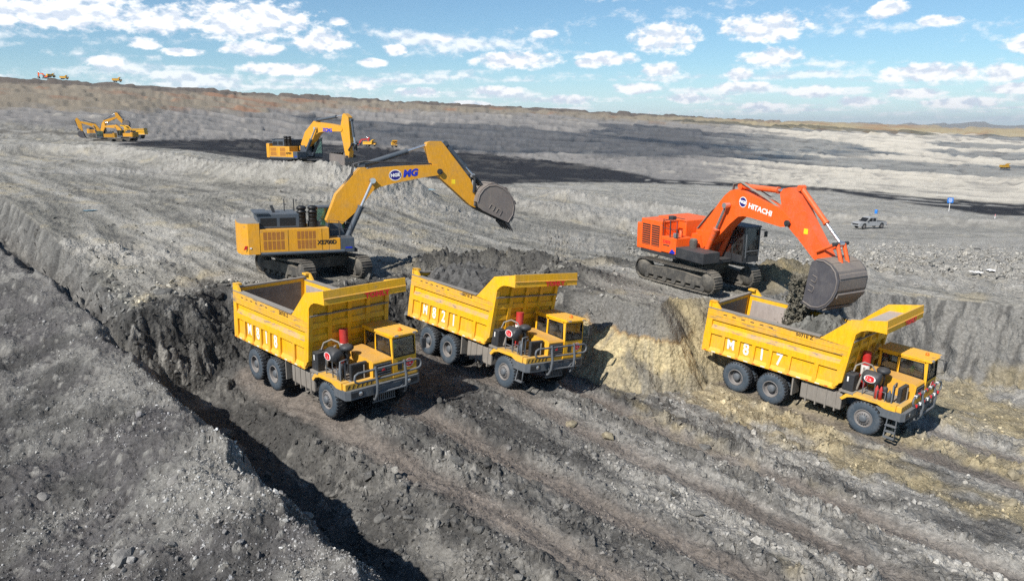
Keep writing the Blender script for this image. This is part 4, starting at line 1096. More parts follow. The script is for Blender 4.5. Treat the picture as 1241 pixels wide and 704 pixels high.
    MB().box(-1.08, -0.50, -1.64, -1.02, 1.56, 1.64).build('tank_shelf', 'pale_steel', hyo)
    MB().lathe([(0.07, 0), (0.07, 0.07), (0.001, 0.08)], (-0.8, -1.3, 2.36), 'z', 10).build('filler_cap', 'black', hyo)
    MB().box(-0.84, -0.78, -1.585, -1.578, 2.05, 2.25).build('sight_glass', 'decal_white', hyo)
    af = MB().lathe([(0.001, -0.36), (0.20, -0.36), (0.275, -0.30), (0.285, 0.0), (0.275, 0.26), (0.22, 0.33), (0.001, 0.34)], (-0.02, -1.18, 2.33), 'x', 22)
    afo = af.build('air_filter', 'dark_steel', t)
    lg = MB()
    for xx in (-0.25, 0.2):
        for yy in (-1.40, -0.98): lg.tube([(xx, yy, 1.62), (xx, yy, 2.25)], 0.022, 6)
    lg.tube([(-0.25, -1.40, 1.85), (0.2, -1.40, 1.85)], 0.02, 6).build('filter_stand', 'grey_steel', afo)
    oval_badge(afo, face_mat((-0.02, -1.466, 2.36), (1, 0, 0), (0, 0, 1)), 0.23, 0.15, 'decal_red', 'NGE', 0.15)
    dm = MB().lathe([(0.12, 0.0), (0.12, 0.22), (0.20, 0.24), (0.255, 0.30), (0.265, 0.36), (0.22, 0.43), (0.12, 0.47), (0.001, 0.48)], (0.20, -0.78, 2.26), 'z', 20)
    dm.cyl((0.20, -0.78, 1.62), (0.20, -0.78, 2.3), 0.10, n=12).build('pre_cleaner', 'dark_steel', t)
    hoist = MB()
    for z0, z1, mi in ((1.55, 2.10, 0), (2.10, 2.52, 1), (2.52, 3.06, 0)): hoist.cyl((-0.66, -0.38, z0), (-0.68, -0.38, z1), 0.165 if mi == 0 else 0.17, n=20, mi=mi)
    ho = hoist.build('hoist_cylinder', ['red', 'white_paint'], t)
    hs = MB()
    hs.tube([(-0.75, -1.3, 2.40), (-0.72, -1.2, 2.66), (-0.5, -1.0, 2.80), (-0.25, -0.85, 2.72), (-0.1, -0.8, 2.5)], 0.035, 7)
    hs.tube([(-0.55, -1.25, 1.7), (-0.48, -1.2, 2.1), (-0.45, -1.05, 2.42), (-0.55, -0.8, 2.5)], 0.045, 7)
    hs.build('hoses', 'pale_steel', t)
    sm = MB()
    sm.lathe([(0.001, 0), (0.11, 0.0), (0.11, 0.44), (0.07, 0.50), (0.001, 0.52)], (0.52, -1.22, 1.64), 'z', 14)
    sm.build('reservoir', 'dark_steel', t)
    sm = MB().lathe([(0.001, 0), (0.085, 0.0), (0.085, 0.34), (0.05, 0.40), (0.03, 0.48), (0.001, 0.48)], (0.78, -1.42, 1.64), 'z', 12); sm.build('accumulator', 'blue_steel', t)
    MB().tube([(0.92, -1.5, 1.64), (0.92, -1.5, 2.38), (0.92, -1.22, 2.42), (0.92, -1.2, 2.25)], 0.03, 6).tube([(0.90, -1.30, 1.64), (0.90, -1.30, 2.30)], 0.035, 6).build('handrail', 'grey_steel', t)
    MB().tube([(0.35, -1.48, 1.64), (0.35, -1.48, 2.0), (0.66, -1.48, 2.0), (0.66, -1.48, 1.64)], 0.022, 6).build('guard_hoop', 'grey_steel', t)
    # lettering common to all
    lettering('maker_letters', 'TONLY', 0.26, 'decal_red', cno, face_mat((0.486, 0.45, 4.492), (0, 1, 0), (-0.08, 0, 1)), bold=0.014, sx=1.15, space=1.1)
    lettering('rail_letters', '5071E Z', 0.20, 'decal_black', t, face_mat((-2.75, -W - 0.004, 3.46), (1, 0, 0.01), (0, 0, 1)), bold=0.004, sx=1.1)
    dsh = MB()
    for i in range(6): dsh.box(-6.6 + i * 0.45, -6.42 + i * 0.45, -W - 0.004, -W + 0.01, 3.42, 3.46)
    dsh.build('rail_marks', 'dark_steel', t)
    return t


proto_truck = build_truck()
truck_objs = []
LBL = ['empty yellow dump truck numbered M818, nearest the gravel berm on the left',
       'loaded yellow dump truck numbered M821 in the middle, parked below the clay bank',
       'yellow dump truck numbered M817 on the right, under the orange digger bucket']
NUM = ['M818', 'M821', 'M817']
for k, (R_, T_) in enumerate(TRUCKS):
    o = proto_truck if k == 0 else copy_tree(proto_truck)
    o['label'] = LBL[k]; o['category'] = 'dump truck'; o['group'] = 'dump trucks lined up in the pit'
    o.matrix_world = Matrix.Translation(Vector(T_) + Vector((0, 0, CZ))) @ Matrix([list(r) for r in R_]).to_4x4()
    truck_objs.append(o)


def load_heap(parent, seed, col, x0, x1, top, name='load'):
    n, m = 70, 30
    xs = np.linspace(x0, x1, n); ys = np.linspace(-1.5, 1.5, m)
    X_, Y_ = np.meshgrid(xs, ys, indexing='ij')
    a = (X_ - x0) / (x1 - x0)
    hz = top(a, Y_)
    c, i_ = chunks(X_ + seed, Y_, 0.42, seed); c2, i2 = chunks(X_ + seed, Y_, 0.2, seed + 1)
    Z_ = hz + 0.28 * c + 0.15 * c2 + 0.12 * fbm(X_ * 1.5 + seed, Y_ * 1.5, 3, seed)
    cl = np.array(col)[None, None] * (0.6 + 0.9 * i_[..., None] * (0.5 + 0.5 * i2[..., None]))
    idx = np.arange(n * m).reshape(n, m)
    q = np.stack([idx[:-1, :-1], idx[1:, :-1], idx[1:, 1:], idx[:-1, 1:]], -1).reshape(-1, 4)
    me = mesh_from_np(name, np.stack([X_, Y_, Z_], -1).reshape(-1, 3), q, 'soil_rock', False, np.clip(cl, 0.01, 0.6).reshape(-1, 3).astype(F32))
    return me


for k, o in enumerate(truck_objs):
    L = 6.44; spots = [.222, .342, .462, .590]                  # panel middles between the ribs
    for ch_, f_ in zip(NUM[k], spots):
        x_ = -7.57 + L * f_ + 0.03
        lettering('number_letter', ch_, 0.76 if ch_ != 'M' else 0.62, 'decal_white', o, face_mat((x_ - 0.02, -1.674, 2.10), (1, 0, 0.012), (0.06, 0, 1)), bold=0.018, sx=0.80)
# fire bottles and ladders where the photograph shows them
for k in (1, 2):
    o = truck_objs[k]
    ld = MB()
    zb = 0.62 if k == 1 else 0.30
    ld.tube([(0.92, -1.60, 1.05), (0.88, -1.66, zb), (1.30, -1.66, zb), (1.26, -1.60, 1.05)], 0.028, 6)
    for zz in ([0.62] if k == 1 else [0.30, 0.55, 0.80]): ld.box(0.88, 1.30, -1.70, -1.54, zz - 0.02, zz + 0.015)
    ld.build('ladder', 'grey_steel', o)
for k in (2,):
    for xx in (0.30, 0.46):
        b = MB().lathe([(0.001, 0), (0.07, 0), (0.07, 0.42), (0.04, 0.48), (0.02, 0.55), (0.001, 0.55)], (xx, -1.44, 1.64), 'z', 12); b.build('fire_bottle', 'red', truck_objs[k])
    for i in range(7):
        for h_, (xa, za) in enumerate(((1.70, 1.70), (1.63, 2.06))):
            MB().box(xa - 0.046, xa + 0.046, -1.15 + i * 0.36, -1.06 + i * 0.36, za - 0.046, za + 0.046).build('bar_tape', 'decal_white' if (i + h_) % 2 else 'decal_red', truck_objs[k])
heap2 = load_heap(None, 11, (.085, .083, .08), -7.22, -1.35, lambda a, yy: 3.42 + 0.95 * np.sin(np.pi * np.clip(a * 0.80 + 0.16, 0, 1)) ** 0.7 * (1 - 0.28 * (yy - 0.35) ** 2) - 0.10 * (yy - 0.35) ** 2)
heap3 = load_heap(None, 17, (.13, .128, .115), -7.2, -1.35, lambda a, yy: 2.1 + 1.9 * np.clip((a - 0.28) / 0.45, 0, 1) * (1 - 0.16 * yy ** 2) * np.clip((1.12 - a) / 0.3, 0.5, 1))
for k, me in ((1, heap2), (2, heap3)):
    o = link('load', me, label=['', 'heap of dark broken rock filling the body of truck M821', 'heap of grey earth in the front of the body of truck M817'][k], cat='load')
    o.matrix_world = truck_objs[k].matrix_world.copy()
for k, o in enumerate(truck_objs):
    R_, T_ = TRUCKS[k]
    p = Vector(T_) + Vector((0, 0, CZ)) + Vector(R_ @ np.array([0.50, 0.94, 1.90]))
    person(p, R_, ['driver in a green vest at the wheel of truck M818', 'driver in a bright green vest at the wheel of truck M821', 'driver in a green vest at the wheel of truck M817'][k])
# ------------------------------------------------------------------ excavators
def stadium(Lt, R, n_arc=10, n_flat=10):
    pts = []; c = Lt / 2 - R
    for i in range(n_flat): pts.append((-c + 2 * c * i / n_flat, 0.0))
    for i in range(n_arc): a = -math.pi / 2 + math.pi * i / n_arc; pts.append((c + R * math.cos(a), R + R * math.sin(a)))
    for i in range(n_flat): pts.append((c - 2 * c * i / n_flat, 2 * R - (0.05 * math.sin(math.pi * i / n_flat))))
    for i in range(n_arc): a = math.pi / 2 + math.pi * i / n_arc; pts.append((-c + R * math.cos(a), R + R * math.sin(a)))
    return pts


def resample(pts, n):
    P = np.array(pts + [pts[0]]); d = np.r_[0, np.cumsum(np.hypot(*np.diff(P, axis=0).T))]
    q = np.linspace(0, d[-1], n, endpoint=False)
    return np.stack([np.interp(q, d, P[:, 0]), np.interp(q, d, P[:, 1])], -1), d[-1] / n


_shoe = {}


def tracks(t, dyaw, Lt, gauge, wid, R, mat, detail, dz=0.0, pitch_=0.0):
    M = Matrix.Translation((0, 0, dz)) @ Matrix.Rotation(dyaw, 4, 'Z') @ Matrix.Rotation(pitch_, 4, 'Y')
    for sg in (-1, 1):
        yc = sg * gauge / 2
        base = stadium(Lt, R)
        inner = [(x * (Lt - 0.12) / Lt, 0.06 + z * (2 * R - 0.12) / (2 * R)) for x, z in base]
        if detail:
            belt = MB(); n = len(base)
            vs = [(p[0], yc + a, p[1]) for a in (-wid * 0.30, wid * 0.30) for p in inner] + [(p[0] * 0.95, yc + a, 0.1 + p[1] * 0.88) for a in (-wid * 0.30, wid * 0.30) for p in inner]
            fs = []
            for i in range(n):
                j = (i + 1) % n; fs += [(i, j, j + n, i + n), (i + 2 * n, i + 3 * n, j + 3 * n, j + 2 * n), (i, i + 2 * n, j + 2 * n, j), (i + n, j + n, j + 3 * n, i + 3 * n)]
            tr = belt.add(vs, fs).xf(M).build('track', mat, t)
            ns = 46; q, pitch = resample(base, ns); q2, _ = resample(base, ns)
            key = (round(pitch, 3), wid)
            if key not in _shoe:
                sh = MB().box(-pitch * 0.47, pitch * 0.47, -wid / 2, wid / 2, -0.02, 0.025)
                sh.box(-pitch * 0.40, -pitch * 0.26, -wid / 2 + 0.01, wid / 2 - 0.01, 0.025, 0.065).box(pitch * 0.10, pitch * 0.22, -wid / 2 + 0.01, wid / 2 - 0.01, 0.025, 0.055)
                o = sh.build('track_shoe', mat, tr); _shoe[key] = o.data; bpy.data.objects.remove(o)
            for i in range(ns):
                p0, p1 = q[i], q[(i + 1) % ns]; d = p1 - p0; ang = math.atan2(d[1], d[0])
                c = (p0 + p1) / 2
                o = link('track_shoe', _shoe[key], parent=tr)
                o.matrix_local = M @ Matrix.Translation((c[0], yc, c[1])) @ Matrix.Rotation(-ang, 4, 'Y') @ Matrix.Rotation(math.pi, 4, 'X')
        else:
            q, pitch = resample(base, 60); pr = []
            for i, p in enumerate(q):
                cx = p - np.array([0, R]); k = 1 + (0.035 if i % 2 else -0.01); pr.append((p[0] * k, R + cx[1] * k))
            tr = MB().prism(pr, yc - wid / 2, yc + wid / 2).xf(M).build('track', mat, t)
        fr = MB().prism([(-Lt / 2 + R * 1.1, R * 0.55), (Lt / 2 - R * 1.2, R * 0.55), (Lt / 2 - R * 1.0, R * 1.25), (0.6, R * 1.55), (-0.6, R * 1.55), (-Lt / 2 + R, R * 1.25)], yc - wid * 0.38, yc + wid * 0.38)
        fr.xf(M).build('track_frame', mat, t)
        for sx, nm in ((-1, 'sprocket'), (1, 'idler')):
            w_ = MB().lathe([(0.001, wid * 0.46), (R * 0.42, wid * 0.46), (R * 0.5, wid * 0.40), (R * 0.86, wid * 0.36), (R * 0.86, -wid * 0.36), (R * 0.5, -wid * 0.40), (R * 0.42, -wid * 0.46), (0.001, -wid * 0.46)], (sx * (Lt / 2 - R), yc, R), 'y', 20)
            w_.xf(M).build(nm, mat, tr)
        if detail:
            for i in range(7):
                x = (-0.5 + i / 6.0) * (Lt - 3.1 * R)
                MB().cyl((x, yc - wid * 0.4, R * 0.38), (x, yc + wid * 0.4, R * 0.38), R * 0.26, n=10).xf(M).build('roller', mat, tr)
    MB().box(-1.05, 1.05, -gauge / 2, gauge / 2, R * 0.9, R * 1.9).cyl((0, 0, R * 1.7), (0, 0, 1.55), 0.85, n=24).xf(M).build('car_body', mat, t)


def cylinder(t, a, b, y0, r, rr, mat, frac=0.55, name='cylinder', rod='chrome'):
    a = Vector((a[0], y0, a[1])); b = Vector((b[0], y0, b[1])); m = a.lerp(b, frac)
    o = MB().cyl(a, m, r, n=14).cyl(m, m + (b - a).normalized() * 0.10, r * 1.18, n=14).cyl(a - Vector((0, r * 1.3, 0)), a + Vector((0, r * 1.3, 0)), r * 1.15, n=12).build(name, mat, t)
    MB().cyl(m, b, rr, n=10).cyl(b - Vector((0, rr * 2, 0)), b + Vector((0, rr * 2, 0)), rr * 1.8, n=12).build('rod', rod, o)
    return o


BUCKET = [(2.12, 0.04), (2.14, 0.62), (1.95, 1.05), (1.60, 1.38), (1.15, 1.58), (0.66, 1.64), (0.20, 1.56), (-0.16, 1.30), (-0.34, 0.95), (-0.38, 0.50), (-0.25, 0.06), (0.0, -0.16), (0.35, -0.18)]


def bucket(t, pin, ang, width, outer, side, scale=1.0, detail=True, back=1.0):
    """ang: direction pin -> teeth in the boom plane; back=+1 puts the shell on the left of that direction"""
    e = Vector((math.cos(ang), 0, math.sin(ang))); b = Vector((-math.sin(ang), 0, math.cos(ang))) * back
    def W_(u, v, y): return Vector((pin[0], y, pin[1])) + (e * u + b * v) * scale
    hw = width / 2
    sh = MB(); P = BUCKET[:11]
    n = len(P)
    vs = [W_(u, v, y) for y in (-hw, hw) for u, v in P] + [W_(u * 0.955 + 0.03, v * 0.955 + (0.0), y) for y in (-hw, hw) for u, v in P]
    fs = []
    for i in range(n - 1): fs += [(i, i + 1, i + 1 + n, i + n), (i + 2 * n, i + 3 * n, i + 1 + 3 * n, i + 1 + 2 * n)]
    sh.add(vs, fs, 0, False)
    sh.add(vs, [(n - 1, 2 * n - 1, 4 * n - 1, 3 * n - 1), (0, 2 * n, 3 * n, n)])
    o = sh.build('bucket', outer, t)
    if detail:
        for i in range(0, 9, 2):                                     # wear strips across the shell
            (u0, v0), (u1, v1) = BUCKET[i], BUCKET[i + 1]
            q = [W_(u * 1.012, v * 1.02, y) for y in (-hw * 0.98, hw * 0.98) for u, v in ((u0 + (u1 - u0) * .25, v0 + (v1 - v0) * .25), (u0 + (u1 - u0) * .75, v0 + (v1 - v0) * .75))]
            q2 = [W_(u * 1.045, v * 1.055, y) for y in (-hw * 0.98, hw * 0.98) for u, v in ((u0 + (u1 - u0) * .3, v0 + (v1 - v0) * .3), (u0 + (u1 - u0) * .7, v0 + (v1 - v0) * .7))]
            MB().add(q + q2, [(4, 5, 7, 6), (0, 1, 5, 4), (2, 6, 7, 3), (0, 4, 6, 2), (1, 3, 7, 5)]).build('wear_strip', outer, o)
    for sg in (-1, 1):
        sp = MB(); nn = len(BUCKET)
        for y_ in (sg * (hw - 0.001), sg * (hw + 0.05)): pass
        v2 = [W_(u, v, y) for y in (sg * (hw - 0.02), sg * (hw + 0.045)) for u, v in BUCKET]
        sp.add(v2, [tuple(range(nn)), tuple(reversed(range(nn, 2 * nn)))] + [(i, (i + 1) % nn, (i + 1) % nn + nn, i + nn) for i in range(nn)])
        so = sp.build('side_plate', side, o)
        rim_ = MB().tube([W_(u * 0.93 + 0.05, v * 0.93, sg * (hw + 0.05)) for u, v in BUCKET[:11]], 0.035, 6); rim_.build('wear_band', outer, so)
        if detail:
            for u0, v0 in ((0.75, 0.12), (1.25, 0.12)):
                MB().tube([W_(u0 - 0.18, v0, sg * (hw + 0.06)), W_(u0 - 0.18, v0 + 0.28, sg * (hw + 0.06)), W_(u0 + 0.1, v0 + 0.28, sg * (hw + 0.06)), W_(u0 + 0.1, v0, sg * (hw + 0.06))], 0.025, 5).build('wear_ring', outer, so)
    nt = 5
    for i in range(nt):
        y = -hw + 0.10 + (width - 0.2) * i / (nt - 1)
        tv = []
        for (u, v) in ((1.92, -0.06), (2.02, 0.14), (2.66, -0.26)):
            for w_ in (-0.085, 0.085): tv.append(W_(u, v, y + (w_ if u < 2.4 else w_ * 0.6)))
        MB().add(tv, [(0, 2, 4), (1, 5, 3), (0, 1, 3, 2), (2, 3, 5, 4), (4, 5, 1, 0)]).build('tooth', 'dark_steel', o)
    for sg in (-1, 1):
        y = sg * 0.30
        lug = MB(); lp = [(-0.12, -0.14), (0.14, -0.12), (0.30, 0.9), (-0.30, 1.0), (-0.42, 0.55)]
        v2 = [W_(u, v, yy) for yy in (y - 0.05, y + 0.05) for u, v in lp]; nn = 5
        lug.add(v2, [tuple(range(nn)), tuple(reversed(range(nn, 2 * nn)))] + [(i, (i + 1) % nn, (i + 1) % nn + nn, i + nn) for i in range(nn)])
        lug.build('lug', outer, o)
    return o, W_


def plate(t, name, prof, hw, mat, y0=0.0):
    return MB().prism(prof, y0 - hw, y0 + hw).build(name, mat, t)


def excavator(pose, st, label, group=None, detail=True, boom=None, stick=None, pins=None, bk=None, cat='excavator', scale=1.0, paintm=None):
    R_ = rot3(pose['yaw'], pose['pit'], pose['rol']) * scale
    t = empty('excavator', Vector(pose['pos']) + Vector((0, 0, CZ)), R_, label, cat, group)
    XEs = st == 'XE'
    col = paintm or ('digger_yellow' if XEs else 'orange')
    tracks(t, pose['tyaw'] - pose['yaw'], 5.9 if XEs else 6.3, 3.3 if XEs else 3.15, 0.64, 0.54 if XEs else 0.60, 'muddy_steel', detail, -0.08 if XEs else -0.27)
    MB().box(-2.7, 2.2, -1.5, 1.5, 1.24, 1.42).build('deck_frame', 'dark_steel', t)
    if XEs:
        # counterweight with rounded corners
        pr = [(-2.80, -1.88), (-3.35, -1.86), (-3.66, -1.62), (-3.82, -0.9), (-3.86, 0), (-3.82, 0.9), (-3.66, 1.62), (-3.35, 1.86), (-2.80, 1.88)]
        cw = MB().prism(pr, 1.36, 2.92, 'z').build('counterweight', col, t)
        MB().prism([(x * 0.99, y * 0.94) for x, y in pr], 2.921, 2.96, 'z').build('counterweight_top', 'pale_steel', cw)
        if detail:
            MB().prism([(-3.60, 1.60), (-3.46, 1.63), (-3.40, 1.82), (-3.52, 1.80)], -1.85, -1.835).build('mark', 'decal_red', cw)
            MB().box(-3.3, -3.2, -1.893, -1.88, 1.66, 1.72).build('reflector', 'decal_white', cw)
        for sg in (-1, 1):
            x1 = 0.68 if sg < 0 else -0.10
            hs = MB().box(-2.78, x1, sg * 1.25 - 0.62, sg * 1.25 + 0.62, 1.43, 2.62, 0, 0.03).build('engine_house' if sg < 0 else 'pump_house', col, t)
            if sg < 0:
                MB().box(0.68, 1.25, -1.87, -0.7, 1.43, 2.05, 0, 0.03).build('step_box', col, t)
                for g0, n0 in ((-2.62, 4), (-1.22, 5), (-0.60, 4)):
                    pass
                for (ga, gb) in ((-2.62, -1.55), (-0.95, 0.02)):
                    for (za, zb_) in ((1.58, 2.02), (2.08, 2.48)):
                        k = 5
                        for i in range(k):
                            xa = ga + (gb - ga) * i / k
                            g = MB().box(xa, xa + (gb - ga) / k * 0.78, -1.876, -1.868, za, zb_).build('grille', 'grille_rust', hs)
                for xx in (-1.40, 0.30): MB().box(xx - 0.008, xx + 0.008, -1.876, -1.866, 1.47, 2.58).build('door_seam', 'black', hs)
                lettering('model_letters', 'XE700D', 0.30, 'decal_black', hs, face_mat((0.55, -1.880, 1.86), (1, 0, 0), (0, 0, 1)), bold=0.01, sx=0.95)
        MB().cyl((-2.75, -1.82, 1.36), (1.45, -1.82, 1.36), 0.10, n=10).cyl((-2.75, 1.82, 1.36), (1.45, 1.82, 1.36), 0.10, n=10).build('side_bumper', 'blue_steel', t)
        fbx = MB().box(1.26, 1.98, -1.86, -0.60, 1.30, 2.06, 0, 0.03).build('front_box', 'blue_steel', t)
        MB().box(1.50, 1.86, -1.868, -1.86, 1.50, 1.58).build('front_mark', 'decal_blue', fbx)
        MB().box(-2.85, -0.75, -1.42, 1.42, 2.63, 3.36, 0, 0.04).build('engine_hood', 'blue_steel', t)
        for xa in (-2.70, -1.75): MB().box(xa, xa + 0.8, -1.428, -1.42, 2.74, 3.15).build('hood_vent', 'black', t)
        MB().box(-3.0, -2.3, -1.5, 1.2, 3.37, 3.44).build('hood_shelf', 'blue_steel', t)
        MB().prism([(-2.0, 3.37), (-1.85, 3.37), (-1.98, 3.75), (-2.12, 3.72)], -0.4, -0.2).build('exhaust', 'dark_steel', t)
        for xx in (-0.62, -0.05):
            ac = MB().lathe([(0.22, 0), (0.22, 0.75), (0.26, 0.77), (0.26, 0.82), (0.20, 0.86), (0.20, 0.93), (0.26, 0.95), (0.25, 1.05), (0.12, 1.12), (0.001, 1.13)], (xx, -1.22, 2.63), 'z', 18)
            for zz in (2.85, 3.05, 3.25): ac.lathe([(0.22, -0.02), (0.245, 0), (0.22, 0.02)], (xx, -1.22, zz), 'z', 18)
            ac.build('air_cleaner', 'black', t)
        if detail:
            rl = MB()
            rl.tube([(0.70, -1.8, 2.06), (0.70, -1.8, 3.0), (1.20, -1.8, 2.95), (1.22, -1.8, 2.06)], 0.022, 6).tube([(0.70, -1.8, 2.5), (1.2, -1.8, 2.5)], 0.018, 6)
            rl.tube([(1.3, -1.5, 2.06), (1.3, -1.5, 2.9), (1.9, -1.5, 2.8), (1.9, -1.5, 2.06)], 0.022, 6).tube([(1.3, -1.5, 2.5), (1.9, -1.5, 2.45)], 0.018, 6)
            rl.build('handrail', 'dark_steel', t)
            for xx in (-1.3, -0.8): MB().tube([(xx, 0.6, 3.36), (xx, 0.6, 4.0)], 0.03, 6).build('antenna', 'dark_steel', t)
            MB().lathe([(0.06, 0), (0.06, 0.1), (0.001, 0.12)], (0.2, -0.9, 3.5), 'z', 10).build('beacon', 'beacon', t)
            MB().box(-0.25, 0.3, -1.35, -0.7, 2.63, 2.9).build('tool_box', 'dark_steel', t)
        cx0, cx1, cz0, cz1 = 0.15, 1.95, 1.45, 3.55
    else:
        cw = MB().box(-3.45, -3.0, -1.80, 1.80, 1.38, 2.95, 0, 0.08).build('counterweight', col, t)
        hs = MB().box(-3.05, -1.12, -1.79, -0.55, 1.42, 3.24, 0, 0.05).build('engine_house', col, t)
        for (xa, xb) in ((-2.90, -2.15), (-2.0, -1.28)):
            MB().box(xa, xb, -1.80, -1.788, 1.72, 2.95).build('grille', 'grille_dark', hs)
            for i in range(9): MB().box(xa + 0.02, xb - 0.02, -1.812, -1.80, 1.76 + i * 0.132, 1.80 + i * 0.132).build('grille_bar', 'orange_worn', hs)
        MB().box(-3.05, -0.45, -0.54, 1.78, 1.42, 3.30, 0, 0.05).build('engine_hood', col, t)
        MB().box(-1.11, 0.22, -1.78, -0.56, 1.50, 2.42, 0, 0.04).build('pump_house', col, t)
        MB().box(-0.44, 0.55, 0.2, 1.78, 1.42, 2.75, 0, 0.05).build('tank', col, t)
        MB().box(0.23, 2.58, -1.79, -0.62, 1.36, 1.95, 0, 0.03).build('front_box', 'dark_steel', t)
        MB().prism([(-3.0, 1.24), (0.22, 1.24), (0.22, 1.47), (-3.0, 1.40)], -1.80, -1.5).build('side_sill', 'dark_steel', t)
        if detail:
            bl = MB().prism([(-0.35, 1.52), (0.05, 1.52), (0.20, 1.60), (-0.10, 1.78)], -1.787, -1.783).build('stripe', 'decal_blue', t)
            lettering('model_letters', 'ZX870', 0.24, 'decal_red', t, face_mat((-0.62, -1.786, 2.12), (1, 0, 0), (0, 0, 1)), bold=0.008)
            MB().box(-0.92, -0.35, -1.786, -1.782, 1.90, 1.96).build('model_line', 'dark_steel', t)
            rl = MB()
            for xa, xb in ((-1.05, -0.45), (-0.4, 0.15)):
                rl.tube([(xa, -1.70, 2.42), (xa, -1.70, 3.4), (xb, -1.70, 3.4), (xb, -1.70, 2.42)], 0.022, 6).tube([(xa, -1.70, 2.9), (xb, -1.70, 2.9)], 0.018, 6)
            rl.tube([(0.2, -1.70, 1.95), (0.2, -1.70, 2.9)], 0.02, 6).tube([(-1.05, -1.70, 3.3), (-1.05, -0.7, 3.4), (-0.4, -0.7, 3.4)], 0.02, 6)
            rl.build('handrail', 'dark_steel', t)
            MB().box(-0.78, -0.40, -1.6, -1.3, 3.40, 3.62, 0, 0.03).build('lamp_box', 'dark_steel', t)
            MB().box(-0.10, 0.12, -1.75, -1.5, 2.45, 2.72, 0, 0.03).build('lamp', 'chrome', t)
            MB().lathe([(0.10, 0), (0.10, 0.4), (0.001, 0.42)], (-0.2, -1.1, 2.42), 'z', 12).build('filter', 'orange_worn', t)
            MB().lathe([(0.22, 0), (0.24, 0.35), (0.18, 0.5), (0.001, 0.52)], (0.75, -0.95, 1.95), 'z', 14).build('swivel', 'muddy_steel', t)
            MB().tube([(1.0, 0.4, 2.3), (0.9, 0.45, 3.0), (1.1, 0.45, 3.25), (1.4, 0.45, 3.2), (1.4, 0.45, 2.8)], 0.03, 6).build('handle', 'dark_steel', t)
        cx0, cx1, cz0, cz1 = 1.25, 3.05, 1.30, 3.32
    # cab on the left
    fm = MB(); ya, yb = 0.62, 1.78
    cm = 'black' if not XEs else 'blue_steel'
    fm.box(cx0, cx1, ya, yb, cz0, cz0 + 0.08)
    for xx, yy in ((cx0, ya), (cx0, yb - 0.07), (cx1 - 0.07, ya), (cx1 - 0.07, yb - 0.07), ((cx0 + cx1) / 2, ya), ((cx0 + cx1) / 2, yb - 0.07)): fm.box(xx, xx + 0.07, yy, yy + 0.07, cz0 + 0.08, cz1 - 0.10)
    fm.box(cx0, cx1, ya, ya + 0.05, cz0 + 0.08, cz0 + 0.42); fm.box(cx0, cx1, yb - 0.05, yb, cz0 + 0.08, cz0 + 0.42); fm.box(cx0, cx0 + 0.05, ya + 0.07, yb - 0.07, cz0 + 0.08, cz0 + 0.95)
    fm.box(cx1 - 0.05, cx1, ya + 0.07, yb - 0.07, cz0 + 0.08, cz0 + 0.38)
    cbo = fm.build('cab', 'dark_steel' if not XEs else 'blue_steel', t)
    MB().box(cx0 - 0.04, cx1 + 0.10, ya - 0.03, yb + 0.03, cz1 - 0.10, cz1, 0, 0.03).build('roof', 'blue_steel', cbo)
    gm = 'glass_green' if XEs else 'glass'
    for yy in (ya + 0.02, yb - 0.03): 
        MB().box(cx0 + 0.07, (cx0 + cx1) / 2, yy, yy + 0.008, cz0 + 0.42, cz1 - 0.10).build('window', gm, cbo)
        MB().box((cx0 + cx1) / 2 + 0.07, cx1 - 0.07, yy, yy + 0.008, cz0 + 0.42, cz1 - 0.10).build('window', gm, cbo)
    MB().box(cx1 - 0.03, cx1 - 0.022, ya + 0.07, yb - 0.07, cz0 + 0.38, cz1 - 0.10).build('windscreen', gm, cbo)
    if detail:
        MB().box(cx0 + 0.25, cx0 + 0.75, 0.95, 1.42, cz0 + 0.42, cz0 + 0.56, 0, 0.03).box(cx0 + 0.18, cx0 + 0.30, 0.95, 1.42, cz0 + 0.5, cz0 + 1.2, 0, 0.03).box(cx0 + 0.4, cx0 + 0.6, 1.1, 1.28, cz0 + 0.08, cz0 + 0.42).build('seat', 'interior', cbo)
        gd = MB(); 
        for yy in (ya + 0.1, yb - 0.1): gd.tube([(cx1 + 0.08, yy, cz0 + 0.3), (cx1 + 0.10, yy, cz1 - 0.05)], 0.025, 6)
        gd.tube([(cx1 + 0.09, ya + 0.1, cz0 + 0.65), (cx1 + 0.09, yb - 0.1, cz0 + 0.65)], 0.025, 6); gd.build('cab_guard', 'grey_steel', cbo)
        MB().tube([(cx1, yb, cz1 - 0.2), (cx1 + 0.25, yb + 0.2, cz1 - 0.25), (cx1 + 0.25, yb + 0.2, cz1 - 0.45)], 0.02, 6).build('mirror_arm', 'black', cbo)
        MB().box(cx1 + 0.22, cx1 + 0.28, yb + 0.08, yb + 0.30, cz1 - 0.62, cz1 - 0.30, 0, 0.02).build('mirror', 'black', cbo)
    # boom, stick, linkage
    bo = plate(t, 'boom', boom, 0.36, col)
    if detail:
        pv = pins['pivot']
        MB().cyl((pv[0], -0.46, pv[1]), (pv[0], 0.46, pv[1]), 0.16, n=16).cyl((pv[0], -0.49, pv[1]), (pv[0], 0.49, pv[1]), 0.08, n=12).build('pivot_pin', 'dark_steel', bo)
        ct = pins['bc_top']
        MB().cyl((ct[0], -0.62, ct[1]), (ct[0], 0.62, ct[1]), 0.15, n=16).build('cylinder_pin', 'dark_steel' if XEs else col, bo)
    plate(t, 'boom_foot', [(pins['foot'][0] - 0.35, pins['foot'][1] - 0.9), (pins['foot'][0] + 0.8, pins['foot'][1] - 1.0), (pins['foot'][0] + 0.45, pins['foot'][1] + 0.18), (pins['foot'][0] - 0.25, pins['foot'][1] + 0.22)], 0.46, col if not XEs else 'blue_steel')
    so = plate(t, 'stick', stick, 0.30, col if XEs else 'orange_worn')
